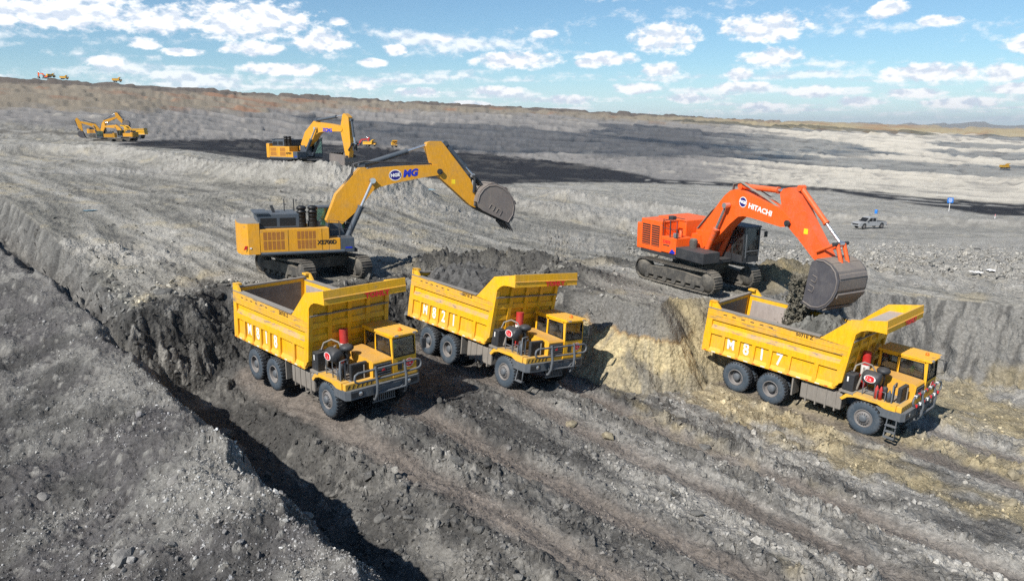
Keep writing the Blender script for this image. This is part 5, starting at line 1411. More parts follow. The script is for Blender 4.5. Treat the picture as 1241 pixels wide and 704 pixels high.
    cm = 'blue_steel' if XEs else 'orange_worn'
    for sg in (-1, 1): cylinder(t, pins['bc_bot'], pins['bc_top'], sg * 0.58, 0.16, 0.085, cm, 0.55, 'boom_cylinder')
    cylinder(t, pins['ac_a'], pins['ac_b'], 0.0, 0.15, 0.08, cm, 0.66 if XEs else 0.8, 'stick_cylinder')
    cylinder(t, pins['kc_a'], pins['kc_b'], 0.0, 0.13, 0.07, cm, 0.68 if XEs else 0.62, 'bucket_cylinder')
    b_o, W_ = bucket(t, pins['bpin'], bk['ang'], bk['width'], bk['outer'], bk['side'], bk.get('scale', 1.0), detail, bk.get('back', 1.0))
    ka = pins['kc_b']
    lk = pins['link_b']; ls = pins['link_s']
    for sg in (-1, 1):
        MB().tube([(ka[0], sg * 0.36, ka[1]), (ls[0], sg * 0.36, ls[1])], 0.085, 8).build('tilt_link', 'dark_steel' if XEs else 'orange_worn', t)
        MB().tube([(ka[0], sg * 0.22, ka[1]), (lk[0], sg * 0.22, lk[1])], 0.10, 8).build('push_link', 'dark_steel' if XEs else 'orange_worn', t)
    MB().cyl((ka[0], -0.48, ka[1]), (ka[0], 0.48, ka[1]), 0.09, n=12).build('link_pin', 'dark_steel', t)
    MB().cyl((pins['bpin'][0], -0.5, pins['bpin'][1]), (pins['bpin'][0], 0.5, pins['bpin'][1]), 0.12, n=12).build('bucket_pin', 'dark_steel', t)
    if detail:
        aa, bb_ = Vector((pins['ac_a'][0], 0, pins['ac_a'][1])), Vector((pins['pivot'][0], 0, pins['pivot'][1]))
        for k, yy in enumerate((-0.22, 0.22, -0.12)):
            hz = MB(); p0 = Vector((pins['foot'][0] - 0.1, yy, pins['foot'][1] + 0.5)); p1 = aa + Vector((-0.55, yy, -0.45)); p2 = aa + Vector((0.1, yy, 0.22)); p3 = aa.lerp(bb_, 0.55) + Vector((0, yy, 0.36)); p4 = bb_ + Vector((-0.2, yy, 0.42))
            hz.tube([p0, p0.lerp(p1, 0.5) + Vector((-0.18, 0, 0.05)), p1, p1.lerp(p2, 0.5) + Vector((-0.22, 0, 0.2)), p2, p3, p4], 0.035, 6)
            hz.build('hose', 'dark_steel' if XEs else 'pale_steel', bo)
    return t


if True:
    xe_boom = [(0.78, 2.85), (1.36, 4.27), (2.05, 5.00), (2.45, 5.42), (2.70, 5.68), (2.95, 5.70), (3.10, 5.58), (3.60, 5.68), (5.2, 5.78), (6.70, 5.82), (7.05, 5.78), (7.28, 5.58), (7.28, 5.36), (7.08, 5.24), (6.2, 5.12), (4.55, 4.82), (3.75, 4.62), (3.32, 4.37), (2.63, 3.50), (1.40, 2.45), (1.05, 2.30)]
    xe_stick = [(6.42, 6.86), (6.52, 7.08), (6.75, 7.14), (7.30, 7.14), (7.48, 6.95), (8.20, 6.05), (9.02, 5.02), (9.34, 4.25), (9.60, 3.62), (9.55, 3.45), (9.30, 3.38), (9.00, 3.52), (8.2, 4.24), (7.06, 5.24), (6.85, 5.6), (6.74, 5.90)]
    xe_pins = dict(foot=(1.10, 2.52), pivot=(7.18, 5.45), bpin=(9.40, 3.56), bc_bot=(1.75, 1.75), bc_top=(3.30, 4.98), ac_a=(2.83, 5.78), ac_b=(6.62, 6.95), kc_a=(7.60, 7.02), kc_b=(9.30, 5.18), link_s=(9.22, 4.25), link_b=(9.78, 4.62))
    xe = excavator(XE, 'XE', 'large yellow excavator with its boom raised, standing behind truck M818', None, True, xe_boom, xe_stick, xe_pins,
                   dict(ang=-0.56, width=1.75, outer='bucket_steel', side='bucket_steel', scale=1.0, back=1.0))
    bo = next(c for c in xe.children if c.name.startswith('boom') and 'foot' not in c.name and 'cyl' not in c.name)
    d_ = Vector((1, 0, 0.10)).normalized()
    oval_badge(bo, face_mat((4.62, -0.364, 5.26), d_, (0, 0, 1)), 0.36, 0.30, 'decal_navy', 'NGE', 0.24)
    lettering('boom_letters', 'MG', 0.52, 'decal_blue', bo, face_mat((5.46, -0.366, 5.36), d_, (0, 0, 1)), bold=0.03, shear=0.25, sx=1.05)
    MB().box(7.9, 8.12, -0.304, -0.30, 4.75, 5.0).build('sticker', 'decal_yellow', next(c for c in xe.children if c.name.startswith('stick') and 'cyl' not in c.name))

    hi_boom = [(0.03, 2.20), (0.85, 3.28), (1.50, 4.05), (1.95, 4.58), (2.35, 5.02), (2.75, 5.32), (3.18, 5.45), (3.7, 5.36), (6.05, 4.84), (6.61, 4.62), (7.00, 4.36), (7.08, 4.12), (6.88, 3.93), (6.47, 3.86), (5.4, 3.97), (4.41, 4.07), (3.85, 4.08), (3.48, 4.0), (2.88, 3.52), (2.2, 2.85), (1.64, 2.33), (0.95, 1.95), (0.25, 1.90)]
    hi_stick = [(6.20, 5.52), (6.40, 5.76), (6.77, 5.86), (7.08, 5.84), (7.34, 5.52), (8.22, 4.28), (9.28, 2.98), (9.48, 2.70), (9.25, 2.42), (8.95, 2.42), (8.57, 2.62), (7.6, 3.4), (6.86, 3.93), (6.62, 4.2), (6.46, 4.60)]
    hi_pins = dict(foot=(0.25, 2.41), pivot=(6.92, 4.10), bpin=(9.30, 2.58), bc_bot=(1.20, 1.34), bc_top=(2.78, 4.55), ac_a=(3.30, 5.60), ac_b=(6.35, 5.62), kc_a=(7.28, 5.86), kc_b=(9.85, 3.50), link_s=(8.85, 3.00), link_b=(10.20, 2.55))
    hi = excavator(HI, 'HI', 'orange excavator emptying its bucket over truck M817', None, True, hi_boom, hi_stick, hi_pins,
                   dict(ang=-1.84, width=1.85, outer='bucket_steel', side='bucket_dark', scale=1.0, back=1.0), scale=HSC)
    bo = next(c for c in hi.children if c.name.startswith('boom') and 'foot' not in c.name and 'cyl' not in c.name)
    d_ = Vector((1, 0, -0.16)).normalized()
    oval_badge(bo, face_mat((3.78, -0.364, 4.82), d_, (0, 0, 1)), 0.28, 0.28, 'decal_navy', 'NGE', 0.22)
    lettering('boom_letters', 'HITACHI', 0.37, 'decal_white', bo, face_mat((5.02, -0.366, 4.55), d_, (0, 0, 1)), bold=0.014, sx=1.15)
    MB().box(7.9, 8.15, -0.304, -0.30, 3.72, 3.98).build('sticker', 'decal_yellow', next(c for c in hi.children if c.name.startswith('stick') and 'cyl' not in c.name))
    for pose, off, lab in ((XE, (0.55, 1.16, 1.92), 'operator in a green vest inside the cab of the large yellow excavator'), (HI, (1.62 * HSC, 1.18 * HSC, 1.80 * HSC - 0.04), 'operator in a green vest inside the cab of the orange excavator')):
        Rm_ = rot3(pose['yaw'], pose['pit'], pose['rol'])
        person(Vector(pose['pos']) + Vector((0, 0, CZ)) + Vector(Rm_ @ np.array(off)), Rm_, lab)
# ------------------------------------------------------------------ distant machines
def ground(x, y):
    z, _, _ = terrain(np.array([float(x)]), np.array([float(y)])); return float(z[0])


def put(u, D):
    a = math.atan((u - 620.5) / FPX); x, y = math.sin(a) * D, math.cos(a) * D
    return x, y, ground(x, y)


def put_rim(u):
    a = math.atan((u - 620.5) / FPX); D = np.linspace(700, 960, 400); zz = terrain(np.sin(a) * D, np.cos(a) * D)[0]
    k = int(np.argmax(zz / D)); return math.sin(a) * D[k], math.cos(a) * D[k], float(zz[k])


def posed(boom_a, stick_a, bang, bscale=1.0):
    """simple working pose: boom and stick outlines rotated about their pins"""
    foot = np.array([1.10, 2.52]); B = np.array(xe_boom); S = np.array(xe_stick); pv0 = np.array(xe_pins['pivot'])
    def rot(P, c, a):
        ca, sa = math.cos(a), math.sin(a); d = np.atleast_2d(P) - c; return np.stack([c[0] + d[:, 0] * ca - d[:, 1] * sa, c[1] + d[:, 0] * sa + d[:, 1] * ca], -1)
    Bn = rot(B, foot, boom_a); pv = rot(pv0, foot, boom_a)[0]
    Sn = rot(S - pv0 + pv, pv, stick_a)
    def sp(k): return tuple(rot(np.array(xe_pins[k]) - pv0 + pv, pv, stick_a)[0])
    def bp(k): return tuple(rot(np.array(xe_pins[k]), foot, boom_a)[0])
    pins = dict(foot=tuple(foot), pivot=tuple(pv), bpin=sp('bpin'), bc_bot=xe_pins['bc_bot'], bc_top=bp('bc_top'), ac_a=bp('ac_a'), ac_b=sp('ac_b'), kc_a=sp('kc_a'), kc_b=sp('kc_b'), link_s=sp('link_s'), link_b=sp('link_b'))
    return [tuple(p) for p in Bn], [tuple(p) for p in Sn], pins


b_, s_, p_ = posed(-0.16, -0.62, 0)
X2['pos'] = (X2['pos'][0], X2['pos'][1], ground(X2['pos'][0], X2['pos'][1]) + 0.05)
x2 = excavator(X2, 'XE', 'yellow excavator with a full curled bucket beside the black coal floor', 'yellow excavators further back', False, b_, s_, p_, dict(ang=2.95, width=1.75, outer='bucket_steel', side='bucket_steel', back=1.0))
bo = next(c for c in x2.children if c.name.startswith('boom.') or c.name == 'boom')
lettering('boom_letters', 'XCMG', 0.5, 'decal_blue', bo, face_mat((p_['pivot'][0] - 2.2, -0.366, p_['pivot'][1] - 0.05), (1, 0, -0.05), (0, 0, 1)), bold=0.03)
x, y, z = put(131, 318.0)
b_, s_, p_ = posed(0.26, -0.12, 0)
excavator(dict(pos=(x, y, z + 0.4), yaw=0.25, pit=0, rol=0, tyaw=0.2), 'XE', 'far yellow excavator on the left stretching its boom up to the right', 'yellow excavators further back', False, b_, s_, p_, dict(ang=-0.4, width=1.75, outer='bucket_steel', side='bucket_steel'))
x, y, z = put(162, 300.0)
b_, s_, p_ = posed(-0.12, -0.35, 0)
excavator(dict(pos=(x, y, z + 0.2), yaw=math.pi - 0.12, pit=0, rol=0, tyaw=2.9), 'XE', 'far yellow excavator on the left with its boom lowered towards the left', 'yellow excavators further back', False, b_, s_, p_, dict(ang=-1.6, width=1.75, outer='bucket_steel', side='bucket_steel'))
x, y, z = put(136, 296.0)
b_, s_, p_ = posed(0.16, -0.95, 0)
excavator(dict(pos=(x, y, z - 0.3), yaw=math.pi + 0.35, pit=0, rol=0, tyaw=3.3), 'XE', 'far yellow excavator on the left digging with its stick upright, leftmost machine of its cluster', 'yellow excavators further back', False, b_, s_, p_, dict(ang=-2.0, width=1.75, outer='bucket_steel', side='bucket_dark'))
b_, s_, p_ = posed(-0.05, -0.75, 0)
x, y, z = put_rim(75)
excavator(dict(pos=(x, y, z + 0.2), yaw=math.pi - 0.1, pit=0, rol=0, tyaw=3.0), 'XE', 'tiny orange excavator on the skyline at the far left', None, False, b_, s_, p_, dict(ang=-2.0, width=1.75, outer='bucket_steel', side='bucket_steel'), scale=0.85, paintm='orange')
x, y, z = put(437, 556.0)
b_, s_, p_ = posed(-0.02, -0.95, 0)
excavator(dict(pos=(x, y, z + 0.1), yaw=-0.1, pit=0, rol=0, tyaw=0.1), 'XE', 'tiny red excavator at the back edge of the black coal floor', None, False, b_, s_, p_, dict(ang=-2.0, width=1.75, outer='bucket_steel', side='bucket_steel'), paintm='red')


def far_truck(u, D, yaw, label, dz=0.1, scale=1.0):
    """small copies of the haul truck: body, canopy, cab, wheels only"""
    keep = ('body_side', 'top_rail', 'mid_rail', 'bottom_rail', 'canopy', 'canopy_side', 'front_wall', 'tailgate', 'wheel', 'hood', 'cab', 'fender', 'bumper', 'chassis', 'nose')
    x, y, z = put(u, D) if D else put_rim(u)
    t = empty('haul_truck', (x, y, z + CZ + dz), rot3(yaw, 0, 0) * scale, label, 'dump truck', 'dump trucks in the distance')
    for c in proto_truck.children:
        if c.name.split('.')[0] in keep: copy_tree(c, t)
    return t


far_truck(160, 308.0, math.pi + 0.1, 'far yellow dump truck between the excavators clustered on the left', 0.6)
far_truck(85, None, 0.9, 'tiny yellow dump truck on the left skyline right beside the orange excavator', 0.5, 0.8)
far_truck(100, None, 0.2, 'tiny yellow dump truck on the left skyline, second from the orange excavator', 0.5, 0.85)
far_truck(162, None, 0.25, 'tiny yellow dump truck alone on the skyline, to the right of the others', 0.6, 1.0)
far_truck(456, 548.0, -0.2, 'tiny yellow dump truck on the coal floor next to the red excavator', 0.4)
far_truck(481, 540.0, -1.3, 'tiny yellow dump truck on the coal floor seen end on', 0.4)
far_truck(1215, 700.0, 0.1, 'tiny yellow dump truck alone on the far right slope', 0.4, 0.85)

# ------------------------------------------------------------------ pickup, sign, marker, barrel, litter
def pickup():
    x, y, z = put(1055, 131.0)
    t = empty('pickup_truck', (x, y, z + CZ + 0.02), rot3(math.pi + 0.30, 0, 0), 'silver double-cab pickup truck on the haul road', 'pickup')
    body = MB()
    side = [(-2.55, 0.55), (-2.6, 1.02), (-0.8, 1.06), (-0.70, 1.08), (1.25, 1.08), (2.35, 0.98), (2.62, 0.80), (2.65, 0.48), (2.10, 0.45), (2.02, 0.72), (1.80, 0.90), (1.50, 0.90), (1.28, 0.72), (1.20, 0.45), (-1.20, 0.45), (-1.28, 0.72), (-1.50, 0.90), (-1.80, 0.90), (-2.02, 0.72), (-2.10, 0.45)]
    body.prism(side, -0.90, 0.90)
    bo = body.build('body', 'silver', t)
    MB().box(-2.5, -0.75, -0.78, 0.78, 1.062, 1.07).build('cargo_bed', 'interior', bo)
    cab_ = MB().prism([(-0.66, 1.08), (-0.62, 1.70), (-0.50, 1.77), (0.50, 1.77), (0.70, 1.70), (1.30, 1.08)], -0.78, 0.78).build('cab', 'silver', t)
    for sg in (-1, 1):
        MB().prism([(-0.54, 1.14), (-0.50, 1.62), (0.02, 1.64), (0.02, 1.14)], sg * 0.781, sg * 0.79).build('window', 'black', cab_)
        MB().prism([(0.12, 1.14), (0.12, 1.64), (0.50, 1.64), (0.98, 1.14)], sg * 0.781, sg * 0.79).build('window', 'black', cab_)
    MB().add([(0.76, -0.7, 1.67), (0.76, 0.7, 1.67), (1.30, 0.74, 1.13), (1.30, -0.74, 1.13)], [(0, 1, 2, 3)]).build('windscreen', 'black', cab_)
    MB().box(2.60, 2.66, -0.6, 0.6, 0.62, 0.86).build('grille', 'dark_steel', bo)
    for sg in (-1, 1):
        MB().box(2.54, 2.645, sg * 0.74 - 0.13, sg * 0.74 + 0.13, 0.78, 0.92).build('headlight', 'chrome', bo)
        MB().box(-2.62, -2.58, sg * 0.80 - 0.09, sg * 0.80 + 0.09, 0.72, 1.0).build('tail_light', 'tail_red', bo)
        MB().box(0.95, 1.10, sg * 0.92 - 0.1, sg * 0.92 + 0.1, 1.12, 1.26).build('mirror', 'dark_steel', cab_)
        for xx in (1.65, -1.65):
            w_ = MB().lathe([(0.001, -0.01), (0.2, -0.01), (0.22, 0.0), (0.34, 0.0), (0.37, -0.05), (0.37, -0.22), (0.2, -0.24)], (xx, sg * 0.90, 0.37), 'y', 20, 0, sg).build('wheel', 'rubber', t)
            MB().lathe([(0.001, 0.012), (0.21, 0.01), (0.23, 0.0)], (xx, sg * 0.90, 0.37), 'y', 16, 0, sg).build('rim', 'rim', w_)
    MB().tube([(-0.8, -0.7, 1.06), (-0.8, -0.7, 1.72), (-0.8, 0.7, 1.72), (-0.8, 0.7, 1.06)], 0.035, 6).build('roll_bar', 'grey_steel', bo)
    MB().box(-2.72, -2.60, -0.85, 0.85, 0.45, 0.62).build('rear_bumper', 'grey_steel', bo)


pickup()
x, y, z = put(1150, 225.0)
t = empty('road_sign', (x, y, z + CZ - 0.1), np.eye(3) * 1.3, 'blue road sign with white writing on a pale post above the coal', 'sign')
MB().cyl((0, 0, 0), (0.05, 0, 2.6), 0.06, n=10).build('post', 'white_paint', t)
bd = MB().box(-0.55, 0.65, -0.06, -0.02, 1.75, 2.75, 0, 0.015).build('board', 'sign_blue', t)
for zz, w_ in ((2.45, 0.34), (2.2, 0.40), (1.98, 0.28)): MB().box(-w_ + 0.05, w_ + 0.05, -0.068, -0.061, zz, zz + 0.10).build('writing', 'decal_white', bd)
x, y, z = put(1207, 192.0)
MB().cyl((0, 0, 0), (0, 0, 0.55), 0.07, n=8).cyl((0, 0, 0.55), (0.02, 0, 0.95), 0.07, 0.05, n=8, mi=1).build('marker_post', ['decal_white', 'pink'], None, label='small pink and white marker post at the edge of the coal', cat='post').location = (x, y, z + CZ - 0.05)
x, y, z = put(1062, 176.0)
MB().lathe([(0.001, 0), (0.29, 0), (0.30, 0.3), (0.28, 0.34), (0.30, 0.6), (0.28, 0.88), (0.001, 0.9)], (0, 0, 0), 'z', 16).build('barrel', 'sign_blue', None, label='small blue barrel on the pale ground behind the pickup', cat='barrel').location = (x, y, z + CZ + 0.02)
for (u, v, zz, rr, lb) in ((1181, 347, -9.9, 0.30, 'crumpled white sheet lying by the road above truck M817, left of two'), (1201, 345, -10.0, 0.36, 'crumpled white sheet lying by the road above truck M817, right of two')):
    p = at(u, v, zz); gz = ground(p[0], p[1])
    k = 9; rg = np.random.default_rng(int(u)); vs = [(rr * (i / (k - 1) - 0.5) * 2, rr * 0.8 * (j / (k - 1) - 0.5) * 2 + 0.1 * rg.normal() * 0.5, 0.10 + 0.06 * rg.random()) for i in range(k) for j in range(k)]
    o = MB().add(vs, [(i * k + j, i * k + j + 1, (i + 1) * k + j + 1, (i + 1) * k + j) for i in range(k - 1) for j in range(k - 1)]).build('plastic_sheet', 'decal_white', None, label=lb, cat='litter')
    o.location = (p[0], p[1], gz + CZ)

# shallow pools on the bench
def water_mat():
    m, t, b = new_mat('water')
    b.inputs['Base Color'].default_value = (0.05, 0.06, 0.06, 1); b.inputs['Roughness'].default_value = 0.04; b.inputs['Specular IOR Level'].default_value = 0.8
    tc = t.new('ShaderNodeTexCoord'); bp = t.new('ShaderNodeBump'); bp.inputs['Strength'].default_value = 0.05
    t.l.new(t.noise(tc.outputs['Object'], 3.0, 2), bp.inputs['Height']); t.l.new(bp.outputs[0], b.inputs['Normal'])


water_mat()
for (u, v, D, rx, ry) in ((108, 246, 66, 0.45, 0.4), (520, 253, 84, 0.9, 0.6), (690, 283, 68, 0.8, 0.5)):
    a = math.atan((u - 620.5) / FPX); x, y = math.sin(a) * D, math.cos(a) * D
    rg = np.random.default_rng(int(u)); n = 40; ph = rg.uniform(0, 6.28, 3)
    th = np.linspace(0, 2 * np.pi, n, endpoint=False); rr = 1 + 0.22 * np.sin(2 * th + ph[0]) + 0.15 * np.sin(3 * th + ph[1]) + 0.08 * np.sin(7 * th + ph[2])
    px_ = x + HDG[0] * rx * rr * np.cos(th) + NRM[0] * ry * rr * np.sin(th); py_ = y + HDG[1] * rx * rr * np.cos(th) + NRM[1] * ry * rr * np.sin(th)
    gz = ground(x, y) + 0.05
    MB().add([(a_ - x, b_ - y, 0) for a_, b_ in zip(px_, py_)], [tuple(range(n))]).build('puddle', 'water', None, kind='structure').location = (x, y, gz + CZ)

# ------------------------------------------------------------------ rubble: loose rock
_ico = bmesh.new(); bmesh.ops.create_icosphere(_ico, subdivisions=1, radius=1.0)
_ico.verts.ensure_lookup_table(); ICO_V = np.array([v.co for v in _ico.verts]); ICO_F = np.array([[v.index for v in f.verts] for f in _ico.faces]); _ico.free()
OCT_V = np.array([(1, 0, 0), (0, 1, 0), (-1, 0, 0), (0, -1, 0), (0, 0, 1), (0, 0, -1)], float); OCT_F = np.array([(0, 1, 4), (1, 2, 4), (2, 3, 4), (3, 0, 4), (1, 0, 5), (2, 1, 5), (3, 2, 5), (0, 3, 5)])


def rock_cloud(name, pts, size, col, seed, label=None, small=False):
    """angular stones joined into one mesh; every stone has its own shape, turn and colour"""
    rg = np.random.default_rng(seed); n = len(pts)
    BV, BF = (OCT_V, OCT_F) if small else (ICO_V, ICO_F)
    V = BV[None] * rg.uniform(0.62, 1.25, (n, len(BV), 1))
    V = V * rg.uniform(0.5, 1.25, (n, 1, 3)) * size[:, None, None]
    q = rg.normal(size=(n, 4)); q /= np.linalg.norm(q, axis=1, keepdims=True)
    w, x, y, z = q.T
    Rq = np.stack([np.stack([1 - 2 * (y * y + z * z), 2 * (x * y - z * w), 2 * (x * z + y * w)], -1), np.stack([2 * (x * y + z * w), 1 - 2 * (x * x + z * z), 2 * (y * z - x * w)], -1), np.stack([2 * (x * z - y * w), 2 * (y * z + x * w), 1 - 2 * (x * x + y * y)], -1)], 1)
    V = np.einsum('nij,nkj->nki', Rq, V) + pts[:, None, :]
    k = len(BV)
    Fc = (BF[None] + (np.arange(n) * k)[:, None, None]).reshape(-1, 3)
    C_ = np.repeat(np.clip(col, 0.01, 0.7), k, axis=0)
    me = mesh_from_np(name, V.reshape(-1, 3), Fc, 'soil_rock', False, C_.astype(F32))
    return link(name, me, 'stuff', label)


def scatter(n, u0, u1, v0, v1, zref, seed):
    """positions spread evenly over a stretch of ground as seen from above the pit"""
    rg = np.random.default_rng(seed)
    a0, a1 = math.atan((u0 - 620.5) / FPX), math.atan((u1 - 620.5) / FPX)
    a = rg.uniform(a0, a1, n)
    d0, d1 = math.hypot(*at(620.5, v1, zref)[:2]), math.hypot(*at(620.5, v0, zref)[:2])
    D = 1 / (1 / d0 + rg.random(n) * (1 / d1 - 1 / d0))
    return np.sin(a) * D, np.cos(a) * D, D, rg


def strew(name, n, box, zref, seed, sel, smin, smax, power, colf, small=False):
    x, y, D, rg = scatter(n, *box, zref, seed)
    z, col, M = terrain(x, y)
    clump = fbm(x * 0.5, y * 0.5, 3, seed + 200)
    keep = sel(x, y, M, rg, clump)
    x, y, z, D, col = x[keep], y[keep], z[keep], D[keep], col[keep]
    s = smin * (1 - rg.random(len(x)) * (1 - (smin / smax) ** power)) ** (-1 / power)
    c = colf(col, rg, len(x))
    return rock_cloud(name, np.stack([x, y, z + CZ + s * 0.15], -1), s, c, seed, None, small)


def mulcol(lo, hi, add=0.0):
    return lambda col, rg, n: col * rg.uniform(lo, hi, (n, 1)) + add * rg.random((n, 1)) ** 3


offw = lambda M, rg: (M['padm'] < 0.15)
strew('gravel', 52000, (-120, 560, 262, 740), -8.4, 301, lambda x, y, M, rg, c: M['berm'] & (rg.random(len(x)) < 0.55 + 0.7 * c), 0.014, 0.050, 2.0, mulcol(0.6, 2.0, 0.26), True)
strew('gravel', 6000, (-120, 560, 262, 740), -8.4, 302, lambda x, y, M, rg, c: M['berm'] & (rg.random(len(x)) < 0.35 + 0.9 * c), 0.03, 0.10, 2.6, mulcol(0.8, 2.2, 0.22))
strew('rubble', 46000, (250, 1400, 400, 760), -11.2, 303, lambda x, y, M, rg, c: M['pit'] & offw(M, rg) & (rg.random(len(x)) < (0.50 + 0.8 * c) * (1.05 - M['rut'])), 0.025, 0.085, 2.2, mulcol(0.55, 1.4, 0.04), True)
strew('rubble', 8000, (250, 1400, 400, 760), -11.2, 304, lambda x, y, M, rg, c: M['pit'] & offw(M, rg) & (M['rut'] < 0.3) & (rg.random(len(x)) < 0.30 + 1.1 * c), 0.06, 0.22, 2.9, mulcol(0.75, 1.4, 0.04))
strew('rubble', 7000, (100, 820, 318, 480), -9.4, 305, lambda x, y, M, rg, c: (M['face'] | ((M['bench']) & (M['ed'] < 2.5)) | (M['mo'] > 0.3)) & (M['ep'] < 14) & offw(M, rg) & (rg.random(len(x)) < 0.5 + 0.6 * c), 0.06, 0.40, 2.3, mulcol(0.7, 1.9, 0.03))
strew('rubble', 9000, (660, 1350, 330, 500), -10.2, 307, lambda x, y, M, rg, c: (M['face'] | (M['mo'] > 0.25)) & (M['ep'] > 13.5) & offw(M, rg) & (rg.random(len(x)) < 0.25 + 0.9 * c), 0.03, 0.20, 2.5, mulcol(0.55, 1.2, 0.03), True)
strew('rubble', 14000, (760, 1400, 272, 350), -11.5, 309, lambda x, y, M, rg, c: M['bench'] & (rg.random(len(x)) < 0.10 + 0.9 * M['rubz'] * (0.5 + c)), 0.07, 0.30, 2.5, mulcol(0.65, 1.1, 0.03), True)
strew('rubble', 20000, (-150, 900, 190, 360), -7.5, 311, lambda x, y, M, rg, c: M['bench'] & (rg.random(len(x)) < 0.12 + 0.6 * M['wr'] + 0.35 * np.clip(c, 0, 1)), 0.05, 0.24, 2.6, mulcol(0.45, 1.1, 0.01), True)

# the larger single rocks that one can point to
_rockm = []
for k in range(6):
    rg = np.random.default_rng(500 + k)
    bm = bmesh.new(); bmesh.ops.create_icosphere(bm, subdivisions=2, radius=1.0)
    ax = rg.normal(size=(7, 3)); ax /= np.linalg.norm(ax, axis=1, keepdims=True); lim = rg.uniform(0.55, 0.85, 7)
    for v in bm.verts:
        p = np.array(v.co) * (1 + 0.10 * rg.normal())
        for a_, l_ in zip(ax, lim):
            d = p @ a_
            if d > l_: p = p - a_ * (d - l_) * 0.92
        v.co = Vector(p * np.array([1.25, 0.9, 0.72]))
    me = bpy.data.meshes.new('boulder'); bm.to_mesh(me); bm.free(); me.materials.append(None); _rockm.append(me)


def rock_mat(name, base):
    m, t, b = new_mat(name)
    tc = t.new('ShaderNodeTexCoord'); P = tc.outputs['Object']; n1 = t.noise(P, 2.0, 5, 0.65); n2 = t.noise(P, 9.0, 4, 0.7)
    t.l.new(t.mix(t.maprange(t.math('ADD', n1, t.math('MULTIPLY', n2, 0.5)), 0.5, 1.0), [c * 0.55 for c in base], [c * 1.25 for c in base]), b.inputs['Base Color'])
    b.inputs['Roughness'].default_value = 0.95; b.inputs['Specular IOR Level'].default_value = 0.2
    bp = t.new('ShaderNodeBump'); bp.inputs['Strength'].default_value = 0.5; bp.inputs['Distance'].default_value = 0.1; t.l.new(n2, bp.inputs['Height']); t.l.new(bp.outputs[0], b.inputs['Normal'])
    return m


rock_mat('rock_grey', (.15, .147, .138)); rock_mat('rock_pale', (.23, .22, .205)); rock_mat('rock_clay', (.30, .26, .18)); rock_mat('rock_dark', (.085, .083, .08))
BOULDERS = [
    ('rock_grey', 'rocks in the dark rockfall', -9.2, [
        (204, 433, .42, 'flat grey rock low in the dark rockfall left of truck M818'), (216, 392, .36, 'grey rock high in the dark rockfall just under the bench edge'),
        (255, 413, .46, 'largest grey rock in the dark rockfall left of truck M818'), (277, 424, .38, 'grey rock in the dark rockfall touching the rear corner of truck M818')]),
    ('rock_pale', 'rocks on the gravel berm', -8.5, [
        (149, 677, .26, 'pale flat slab on the gravel berm near the bottom edge'), (208, 661, .13, 'small pale rock right of the flat slab on the gravel berm'),
        (210, 583, .15, 'pale rock in the middle of the gravel berm slope'), (52, 592, .22, 'pale rock beside the dark hollow at the left of the berm'), (374, 623, .14, 'pale rock on the berm crest above the shaded trench')]),
    ('rock_grey', 'rocks on the pit floor', -10.9, [
        (460, 627, .19, 'grey rock on the pit floor right of the shaded trench'), (494, 624, .19, 'grey rock on the pit floor, second from the shaded trench'),
        (552, 562, .26, 'upright grey rock between the wheel ruts before truck M818'), (580, 646, .18, 'grey rock in a loose cluster left of the pinkish rut'), (565, 655, .15, 'small grey rock below the loose cluster left of the pinkish rut')]),
    ('rock_clay', 'clay lumps on the pit floor', -11.3, [
        (692, 515, .30, 'yellow clay lump below the front wheel of truck M821'), (737, 530, .34, 'largest yellow clay lump, in front of truck M821'), (945, 526, .32, 'yellow clay lump left of the front wheel of truck M817'), (1225, 611, .26, 'tan lump at the right edge of the picture')]),
    ('rock_grey', 'rocks in the lower right', -11.9, [
        (844, 623, .24, 'grey rock on the ground below truck M817 towards the bottom'), (855, 543, .20, 'small grey rock left of truck M817 among the tracks'), (1011, 676, .20, 'grey rock near the bottom edge in the lower right')]),
    ('rock_dark', 'dark rocks by the haul road', -10.9, [
        (1170, 302, .40, 'dark rock on the road shoulder below the pickup, left of two'), (1183, 302, .32, 'dark rock on the road shoulder below the pickup, right of two'), (1215, 338, .50, 'dark boulder on the pale rubble above truck M817')]),
]
for mat, grp, zr, spots in BOULDERS:
    for i, (u, v, r, lab) in enumerate(spots):
        p = at(u, v, zr)
        for _ in range(4):
            g = ground(p[0], p[1]); p = at(u, v, g)
        me = _rockm[(i * 5 + len(grp)) % 6]; key = me.name + mat
        if key not in bpy.data.meshes:
            m2 = me.copy(); m2.name = key; m2.materials[0] = MATS[mat]
        o = link('boulder', bpy.data.meshes[key], label=lab, cat='rock', group=grp)
        rg = np.random.default_rng(i * 31 + int(u))
        g = ground(p[0], p[1])
        o.location = (p[0], p[1], g + CZ + r * 0.05); o.scale = (r, r, r * 0.75); o.rotation_euler = (rg.normal() * 0.25, rg.normal() * 0.25, rg.uniform(0, 6.28))

# earth pouring from the orange excavator's bucket, and what is still in it
Rh = rot3(HI['yaw'], HI['pit'], HI['rol']); Th = np.array(HI['pos'])
rg = np.random.default_rng(900)
n = 6500; f_ = rg.random(n) ** 1.15
lx = 8.32 + rg.normal(size=n) * (0.16 + 0.12 * f_) - 0.2 * f_; ly = rg.uniform(-1.0, -0.15, n) + rg.normal(size=n) * 0.12; lz = 1.7 - f_ * 3.5
P = (np.stack([lx, ly, lz], -1) * HSC) @ Rh.T + Th + np.array([0, 0, CZ])
rock_cloud('falling_earth', P, 0.03 + 0.10 * rg.random(n) ** 2.2, np.array([.125, .115, .09])[None] * rg.uniform(0.6, 1.5, (n, 1)), 901, 'stream of earth falling from the orange excavator bucket into truck M817', True)

